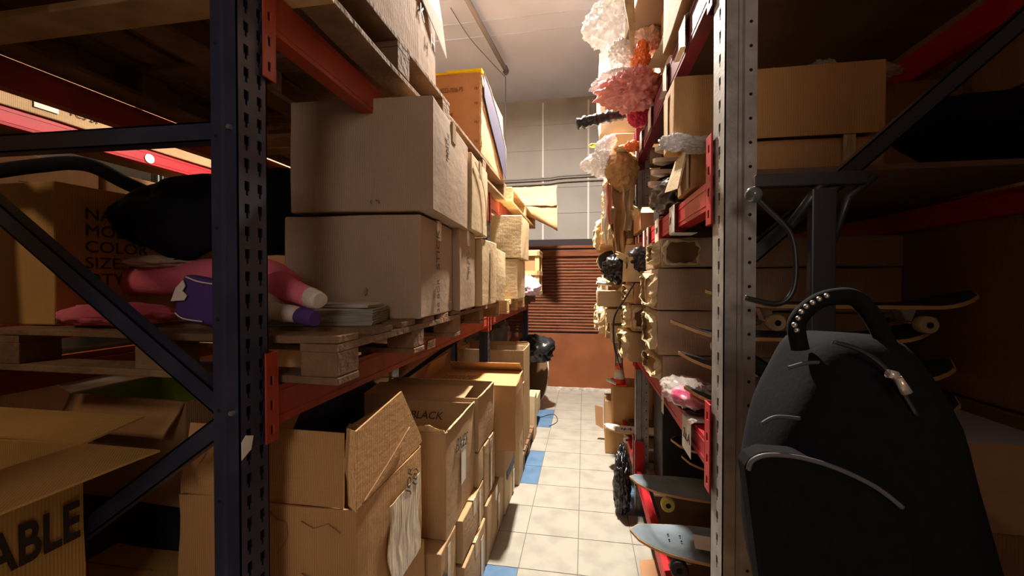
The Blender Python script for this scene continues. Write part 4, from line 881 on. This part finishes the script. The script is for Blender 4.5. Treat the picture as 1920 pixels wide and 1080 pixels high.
# ---- far bay, second and third levels: torn cartons bulging into the aisle
rnd = random.Random(12); n = 0
GQ = 'torn cartons in the far right bay'
ords = ['first', 'second', 'third', 'fourth', 'fifth', 'sixth', 'seventh', 'eighth', 'ninth', 'tenth', 'eleventh', 'twelfth', 'thirteenth', 'fourteenth']
for (zz, ys, lv, xx) in ((1.155, (3.42, 3.75, 4.10, 4.52), 'second', .16), (1.43, (3.42, 3.80, 4.25), 'second', .20), (Z3, (3.14, 3.62, 4.15), 'third', .17), (Z3+.27, (3.16, 3.72), 'third', .20)):
    for i, y in enumerate(ys):
        d = (ys[i+1]-y-.02) if i+1 < len(ys) else .36
        x = xx+rnd.uniform(-.03, .05); hh = rnd.uniform(.22, .26)
        c = carton('%s torn carton along the %s shelf of the far right bay, %s layer' % (ords[i], lv, 'lower' if zz in (1.155, Z3) else 'upper'), (x, y, zz), .5, d, hh, rnd.uniform(-3, 3), 'R', m=[TAN, PALE, TAN2][n % 3], group=GQ, amp=.012)
        ragged(c, 'W', .5, d, hh, -d*.36, d*.30, .03, hh-.03, (TORN, PALE)[n % 2], 120+n, out=.06); n += 1
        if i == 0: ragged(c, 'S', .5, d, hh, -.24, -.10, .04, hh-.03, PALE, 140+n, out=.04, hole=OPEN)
# pieces protruding from the second level
b1 = carton('small crushed cream carton sticking out above the aisle at shutter height', (.105, 3.14, 1.425), .42, .20, .115, 4, 'R', m=PALE, amp=.012)
b2 = carton('pale narrow carton poking out under the crushed cream one', (.165, 3.16, 1.30), .38, .16, .11, -3, 'R', m=PALE, amp=.008)
b3 = carton('pale carton end at the bottom of the small pile by the second post', (.20, 3.13, 1.157), .38, .22, .13, 0, 'R', m=PALE, amp=.008)
o = crumple('black_bag', (.235, 3.08, 1.70), (.085, .09, .085), BAGK, seed=131, amp=.55, freq=3.2); tag(o, 'spiky crumpled black bag beside the red connector of the second post', 'bag')
o = crumple('cream_cloth', (.33, 2.86, 1.655), (.06, .07, .03), M('cream_cloth', (.74, .62, .36), .8), seed=132, amp=.35); tag(o, 'folded cream cloth lying behind the open carton with black bags', 'cloth')
tag(tubeo('white_tube', [(.09, 3.12, 1.60), (.20, 3.14, 1.585)], .012, PAPER), 'thin white tube pointing into the aisle below the spiky black bag', 'tube')
# black skateboard nose between torn cartons
skateboard('black skateboard with a yellow rim poking out below the wall panels', (.41, 3.9, 1.79), 0, .60, .22, GRIP, kick=.03, trucks=False, bottom=M('yellow_rim_ply', (.75, .55, .12), .5), tilt=(82, 0))
# hanging kraft paper, plastic ribbons
def drape(name, label, cat, px, py, Y, w, h, m, seed, tail=.4, n=16, group=None, depth=.03):
    p = at(px, py, Y=Y); bm = bmesh.new(); g = []
    for i in range(n+1):
        row = []
        for j in range(9):
            u, v = j/8-.5, i/n; wd = w*(1-(1-tail)*v)*(1+.25*noise.noise(Vector((v*5, seed, 0))))
            q = Vector((u*wd+.3*w*noise.noise(Vector((v*2.2, seed*3, 1))), depth*2*noise.noise(Vector((u*6, v*3, seed)))+depth*math.cos(u*9+seed), -v*h+.02*noise.noise(Vector((u*5, v*4, seed*2)))))
            row.append(bm.verts.new(q))
        g.append(row)
    for i in range(n):
        for j in range(8): bm.faces.new((g[i][j], g[i][j+1], g[i+1][j+1], g[i+1][j]))
    o = build(name, bm, m, smooth=True); s = o.modifiers.new('thick', 'SOLIDIFY'); s.thickness = .0025; o.location = p
    return tag(o, label, cat, group)
KR = M('crumpled_kraft_paper', (.50, .31, .14), .85, (.36, .21, .09), 6, bump=.7, bscale=18)
drape('kraft_paper', 'long crumpled kraft paper hanging before the second post at the third level', 'paper', 1165, 350, 3.02, .14, .50, KR, 1)
drape('kraft_paper', 'lower strip of kraft paper hanging beneath the crumpled one', 'paper', 1163, 440, 3.06, .10, .30, KR, 4, .7)
drape('kraft_paper', 'creased cream paper fold standing beside the bright grey post', 'paper', 1178, 335, 2.98, .09, .36, PALE, 7, .6)
drape('plastic_ribbon', 'thin white plastic ribbon dangling in front of the wall panels', 'plastic', 1136, 350, 3.1, .05, .42, BAGW, 9, .25, depth=.012)
drape('plastic_ribbon', 'reddish plastic netting hanging beside the white ribbon', 'plastic', 1143, 345, 3.0, .05, .28, M('reddish_net', (.62, .26, .20), .6), 12, .5, depth=.015)
BG = 'white and pink plastic bags'
def bag(label, px, py, Y, size, m, seed, name='plastic_bag', cat='plastic bag', grp=None, **kw):
    a = dict(amp=.38, freq=2.4, sub=5, fold=.3); a.update(kw)
    return tag(crumple(name, at(px, py, Y=Y), size, m, seed=seed, **a), label, cat, grp)
bag('bulging brown paper bag on the third shelf edge, under the white bags', 1166, 318, 3.0, (.105, .11, .115), KR, 141, 'paper_bag', 'paper bag', fold=.12, amp=.15, pull=(((.2, 0, -1), .35, 5),))
bag('small pale paper square lying across the brown paper bag', 1171, 279, 2.93, (.065, .05, .022), PALE, 146, 'paper_scrap', 'paper', fold=.05, amp=.12)
bag('white plastic bag draped left of the pale paper square', 1136, 271, 3.0, (.065, .08, .035), BAGW, 142, grp=BG, rot=(0, R(-28), 0))
bag('white plastic bag with a pointed tip hanging lowest above the conduits', 1128, 306, 3.05, (.075, .09, .07), BAGW, 143, grp=BG, pull=(((-1, 0, -.1), .75, 12), ((.1, 0, -1), .4, 8)))
bag('small orange-red plastic bag beside the pale paper square', 1186, 274, 2.86, (.04, .05, .026), BAGO, 144)
tag(crumple('yellow_tag', at(1112, 273, Y=3.0), (.026, .03, .011), M('yellow_green_plastic', (.75, .75, .12), .5), seed=145, amp=.3), 'small yellow-green tag at the tip of the draped white bag', 'tag')
# ---- topmost level
# black wrapped tube
bm = bmesh.new(); pa, pb = at(1082, 233, Y=2.86), at(1190, 207, Y=2.86); pts = [pa.lerp(pb, i/26) for i in range(27)]; pts.append(pb+(pb-pa)*.5)
tube(bm, pts, [.036+.006*math.sin(i*2.3)+.004*math.sin(i*5.1) for i in range(28)], 14)
for v in bm.verts: v.co += noise.noise_vector(v.co*38)*.008
o = build('wrapped_tube', bm, BAGK); tag(o, 'long tube wrapped in shiny black plastic jutting into the aisle', 'wrapped tube')
Z4 = 2.567
bag('big pink plastic bag ballooning over the topmost red beam', 1192, 172, 2.50, (.13, .14, .085), BAGP, 151, grp=BG, pull=(((-1, 0, -.2), .45, 9), ((-1, 0, .35), .3, 12)))
bag('translucent white bag tucked over the left side of the pink bag', 1152, 152, 2.66, (.095, .09, .040), BAGW, 152, grp=BG, rot=(0, R(-12), 0), pull=(((-1, 0, -.2), .4, 8),))
bag('knotted orange plastic bag between the pink and white bags', 1201, 120, 2.62, (.045, .05, .085), BAGO, 153, pull=(((.3, 0, 1), .5, 8),))
bag('clear white bag hanging just above the pink one', 1168, 104, 2.75, (.075, .08, .07), BAGW, 154, grp=BG, rot=(0, R(35), 0))
bag('large bright white plastic bag hanging topmost over the aisle', 1143, 50, 2.8, (.115, .11, .12), BAGW, 155, grp=BG, pull=(((.1, 0, 1), .7, 16), ((-1, 0, -.3), .35, 9), ((.6, 0, -1), .3, 9)))
bag('salmon bag with pale print wedged under the top cartons', 1214, 62, 2.7, (.085, .10, .115), M('salmon_plastic_bag', (.80, .40, .32), .3, (.85, .66, .58), 5, bump=.6, bscale=20), 156, amp=.25, fold=.2)
bag('deep red bag sagging below the pink bag over the beam', 1197, 217, 2.62, (.055, .08, .055), M('deep_pink_bag', (.62, .03, .09), .4, bump=.4), 157, 'red_bag', 'bag', amp=.25, fold=.15)
sheetc('torn_cardboard', 'long torn strip of pale cardboard hanging in front of the top bags', 'cardboard', [at(1166, -40, Y=2.30), at(1190, -40, Y=2.30), at(1191, 105, Y=2.34), at(1184, 95, Y=2.34)], .012, TORN, 8, .008, 10)
carton('carton reaching out of the picture above the top bags', (.28, 2.32, 3.12), .7, .5, .5, 4, 'R', m=GREYC)
sheetc('torn_cardboard', 'bent brown cardboard flap folded over the topmost beam, upper one', 'cardboard', [at(1262, 15, Y=1.95), at(1280, 5, Y=1.80), at(1262, 96, Y=1.95), at(1232, 96, Y=2.05)], .006, GREYC, 9, .006, 6)
sheetc('torn_cardboard', 'brown cardboard flap folded over the topmost beam, lower one', 'cardboard', [at(1232, 92, Y=2.1), at(1258, 90, Y=2.0), at(1243, 128, Y=2.25), at(1212, 128, Y=2.25)], .006, GREYC, 10, .006, 6)
sheetc('torn_cardboard', 'cream cardboard sliver standing at the top of the nearest label', 'cardboard', [at(1282, -20, Y=1.70), at(1290, -20, Y=1.68), at(1272, 62, Y=1.72), at(1268, 60, Y=1.75)], .008, PALE, 11, .003, 4)
carton('brown carton bulging behind the bags on the topmost far shelf', (.12, 3.55, 2.825), .6, .6, .68, -4, 'R', m=GREYC, amp=.015, bulge=.03)
carton('carton under the bulging brown one on the topmost far shelf', (.22, 3.5, Z4+.001), .6, .7, .24, 0, 'R', m=TAN, amp=.01)
for i, (y, h, x) in enumerate(((1.3, .5, .33), (1.95, .5, .42), (2.2+.3, .5, .46))):
    carton('dark carton on the topmost near shelf, %s' % ('nearest', 'middle one', 'farthest')[i], (x, y, Z4+.001), .8, .48 if i else .58, h, 0, 'R', m=DARKC)
# backs of the right bays: dark cartons
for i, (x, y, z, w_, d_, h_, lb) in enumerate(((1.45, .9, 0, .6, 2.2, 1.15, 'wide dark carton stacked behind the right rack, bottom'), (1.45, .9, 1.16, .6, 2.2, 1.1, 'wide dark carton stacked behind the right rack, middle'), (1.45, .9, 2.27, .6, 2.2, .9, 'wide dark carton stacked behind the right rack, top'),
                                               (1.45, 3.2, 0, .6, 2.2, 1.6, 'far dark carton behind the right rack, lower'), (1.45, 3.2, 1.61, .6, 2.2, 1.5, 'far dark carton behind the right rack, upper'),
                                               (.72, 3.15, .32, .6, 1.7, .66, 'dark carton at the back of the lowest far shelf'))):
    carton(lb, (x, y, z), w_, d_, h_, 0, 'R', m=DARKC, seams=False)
carton('brown carton beside the skateboard pile on the second right shelf', (.42, 1.30+.99, Z2R), .0+.8, .0+.10, .5, 0, 'R', m=DARKC) if False else None
# ================================================================== black metal stand and foreground backpack
t = thing('metal_stand', 'black metal stand with a bent lever ending in a round knob behind the galvanised post', 'stand', (.53, 1.06, .007))
O = Vector((.53, 1.06, .007))
Q = lambda px, py, Y=1.06: at(px, py, Y=Y)-O
tubeo('lever', arc([Q(1413, 365), Q(1440, 392), Q(1482, 438), Q(1492, 500), Q(1484, 550), Q(1455, 570), Q(1396, 558)], 8), .0065, BLACKM, t)
bm = bmesh.new(); bmesh.ops.create_uvsphere(bm, u_segments=24, v_segments=16, radius=.019); k_ = build('knob', bm, M('glossy_dark_knob', (.10, .12, .12), .15, spec=.8), t, smooth=True); k_.location = Q(1413, 365)
box('column', -.022, .03, -.012, .012, 0, 1.808, BLACKM, t, bevel=.004)
tubeo('strut', [Q(1480, 425), Q(1535, 350), Q(1600, 318)], .011, BLACKM, t); tubeo('strut', [Q(1555, 470), Q(1590, 370), Q(1640, 330)], .009, BLACKM, t)
box('cross_bar', -.14, .09, -.012, .012, 1.813, 1.843, BLACKM, t, bevel=.003)
box('base', -.08, .10, -.05, .05, -.006, .006, BLACKM, t)
# backpack
t = thing('backpack', 'large black backpack with studded handle and silver zip pull in the right foreground', 'backpack', (.5, .72, .95))
O = Vector((.5, .72, .95)); rows = [(560+60, 1500, 1650), (650, 1486, 1672), (700, 1462, 1700), (760, 1436, 1738), (830, 1412, 1762), (900, 1400, 1785), (980, 1402, 1815), (1080, 1418, 1850), (1180, 1440, 1880), (1260, 1475, 1870)]
bm = bmesh.new(); rg = []; N_ = 40
for i, (py, xa, xb) in enumerate(rows):
    A, B = at(xa, py, Y=.74)-O, at(xb, py, Y=.74)-O; cx, hw = (A.x+B.x)/2, (B.x-A.x)/2; z = A.z; hd = .105*math.sin(math.pi*min(.5, (i+1.2)/7))*(1 if i < 8 else .85)
    ring = []
    for k in range(N_):
        a = 2*math.pi*k/N_; c_, s_ = math.cos(a), math.sin(a); e = .55
        p = Vector((cx+hw*math.copysign(abs(c_)**e, c_), hd*math.copysign(abs(s_)**e, s_)+.02, z)); ring.append(bm.verts.new(p+noise.noise_vector(p*11)*.008))
    rg.append(ring)
for i in range(len(rg)-1):
    for k in range(N_): bm.faces.new((rg[i][k], rg[i][(k+1) % N_], rg[i+1][(k+1) % N_], rg[i+1][k]))
bm.faces.new(rg[0]); bm.faces.new(rg[-1])
o = build('body', bm, BLACKF, t, smooth=True); s = o.modifiers.new('sub', 'SUBSURF'); s.levels = 1; s.render_levels = 1
# front pocket with piping
pk = [(1402, 880), (1410, 862), (1440, 852), (1500, 857), (1570, 878), (1640, 912), (1690, 950), (1720, 1010), (1735, 1100), (1738, 1180)]
YP = .622
bm = bmesh.new(); f_ = [at(x, y, Y=YP)-O for x, y in pk]+[at(1440, 1180, Y=YP)-O]
va = [bm.verts.new(p) for p in f_]; vb = [bm.verts.new(p+Vector((0, .05, 0))) for p in f_]; bm.faces.new(va); bm.faces.new(vb); [bm.faces.new((va[i], va[(i+1) % len(va)], vb[(i+1) % len(vb)], vb[i])) for i in range(len(va))]
build('front_pocket', bm, BLACKF, t, bevel=.012)
tubeo('piping', arc([at(x, y, Y=YP)-O+Vector((0, -.002, 0)) for x, y in pk[:7]]), .0032, M('grey_piping', (.10, .10, .105), .5), t)
hp = [at(x, y, Y=.70)-O for x, y in ((1500, 655), (1494, 605), (1525, 570), (1565, 556), (1605, 560), (1640, 600), (1668, 660))]
hd_ = tubeo('handle', arc(hp), .0125, BLACKF, t, 10)
for k, (x, y) in enumerate(((1497, 600), (1503, 588), (1512, 578), (1524, 571), (1536, 564), (1550, 558), (1490, 612), (1494, 622))):
    bm = bmesh.new(); bmesh.ops.create_icosphere(bm, subdivisions=2, radius=.0042); o = build('stud', bm, STEEL, hd_, smooth=True); o.location = at(x, y-3, Y=.690)-O
for pts in (((1478, 690), (1520, 680), (1580, 683)), ((1428, 795), (1455, 782), (1500, 785))):
    tubeo('seam', arc([at(x, y, Y=.655 if y > 750 else .675)-O for x, y in pts]), .003, M('dark_grey_webbing', (.05, .055, .06), .6), t)
zp = bmesh.new(); pz_ = [at(x, y, Y=.61)-O for x, y in ((1663, 700), (1676, 697), (1684, 706), (1672, 712))]
tube(zp, [at(1664, 700, Y=.615)-O, at(1682, 705, Y=.615)-O], .0055, 8); tube(zp, [at(1684, 708, Y=.612)-O, at(1700, 736, Y=.612)-O], [.0045, .0065], 8); build('zip_pull', zp, M('silver_zip', (.62, .56, .48), .3, metal=.5), t)
tubeo('zip', arc([at(x, y, Y=.635)-O for x, y in ((1560, 640), (1620, 660), (1670, 702), (1720, 780))]), .003, BLACKM, t)
carton('dark carton carrying the backpack, just below the picture', (.22, .60, 0), .52, .30, .945, 0, 'R', m=DARKC, seams=False)
# right-hand lower foreground
c = carton('brown carton with a slanting flap in the lower right corner', (.78, .98, .60), .5, .17, .50, 0, 'R', m=DARKC, closed=False, flaps=[dict(e='S', L=.2, a=140), dict(e='W', L=.15, a=60)])
tw = thing('plastic_jar', 'jar with a round white plastic lid seen right of the backpack', 'jar', at(1815, 952, Y=1.10))
bm = bmesh.new(); tube(bm, [(0, 0, 0), (0, 0, .038), (0, 0, .042)], [.047, .047, .042], 32); build('lid', bm, M('cream_white_plastic', (.74, .66, .50), .4), tw); bm = bmesh.new(); tube(bm, [(0, 0, -.02), (0, 0, 0)], .044, 32); build('jar_neck', bm, M('dim_jar_glass', (.10, .08, .06), .3), tw)
box('body', -.046, .046, -.046, .046, -.10, -.018, M('dim_jar_body', (.10, .07, .05), .4), tw, bevel=.02)
# ================================================================== overhead: lamp, slanted pipe, hook and wire
t = thing('ceiling_lamp', 'ceiling lamp over the aisle just above the picture, glowing white', 'lamp', (LAMP[0], LAMP[1], 4.38))
bm = bmesh.new(); tube(bm, [(0, 0, 0), (0, 0, -.05), (0, 0, -.17)], [.05, .06, .10], 24, cap=False); build('housing', bm, GALV, t)
e = M('glowing_bulb', (1, .9, .75)); e.node_tree.nodes['Principled BSDF'].inputs['Emission Color'].default_value = (1, .88, .7, 1); e.node_tree.nodes['Principled BSDF'].inputs['Emission Strength'].default_value = 8
bm = bmesh.new(); bmesh.ops.create_uvsphere(bm, u_segments=20, v_segments=12, radius=.04); b_ = build('bulb', bm, e, t, smooth=True); b_.location = (0, 0, -.17)
PIPE = M('pale_grey_pipe', (.20, .19, .21), .6)
p0, p1 = at(800, -140, Z=4.30), at(949, 133, Z=4.25)
tag(tubeo('ceiling_brace', [p0, p1], .028, PIPE), 'slanting pale grey pipe under the ceiling ending in a hook', 'pipe')
tag(tubeo('hook', arc([p1+Vector((0, -.03, .05)), p1+Vector((.03, -.03, -.02)), p1+Vector((0, -.03, -.06)), p1+Vector((-.03, -.03, -.02))]), .012, M('dark_hook_metal', (.06, .055, .06), .5)), 'small dark hook at the lower end of the slanting pipe', 'hook')
p2 = at(948, 145, Z=4.2); tag(tubeo('hanging_wire', [p2, p2+Vector((0, 0, -1.0))], .004, M('dark_wire', (.05, .045, .05), .6)), 'thin dark wire hanging straight down from the ceiling hook', 'wire')
tag(tubeo('slack_wire', arc([at(845, 15, Z=4.33), at(880, 70, Z=4.32), at(915, 110, Z=4.3), p2]), .004, M('dark_slack_wire', (.07, .06, .07), .6)), 'thin slack wire running beside the slanting pipe', 'wire')
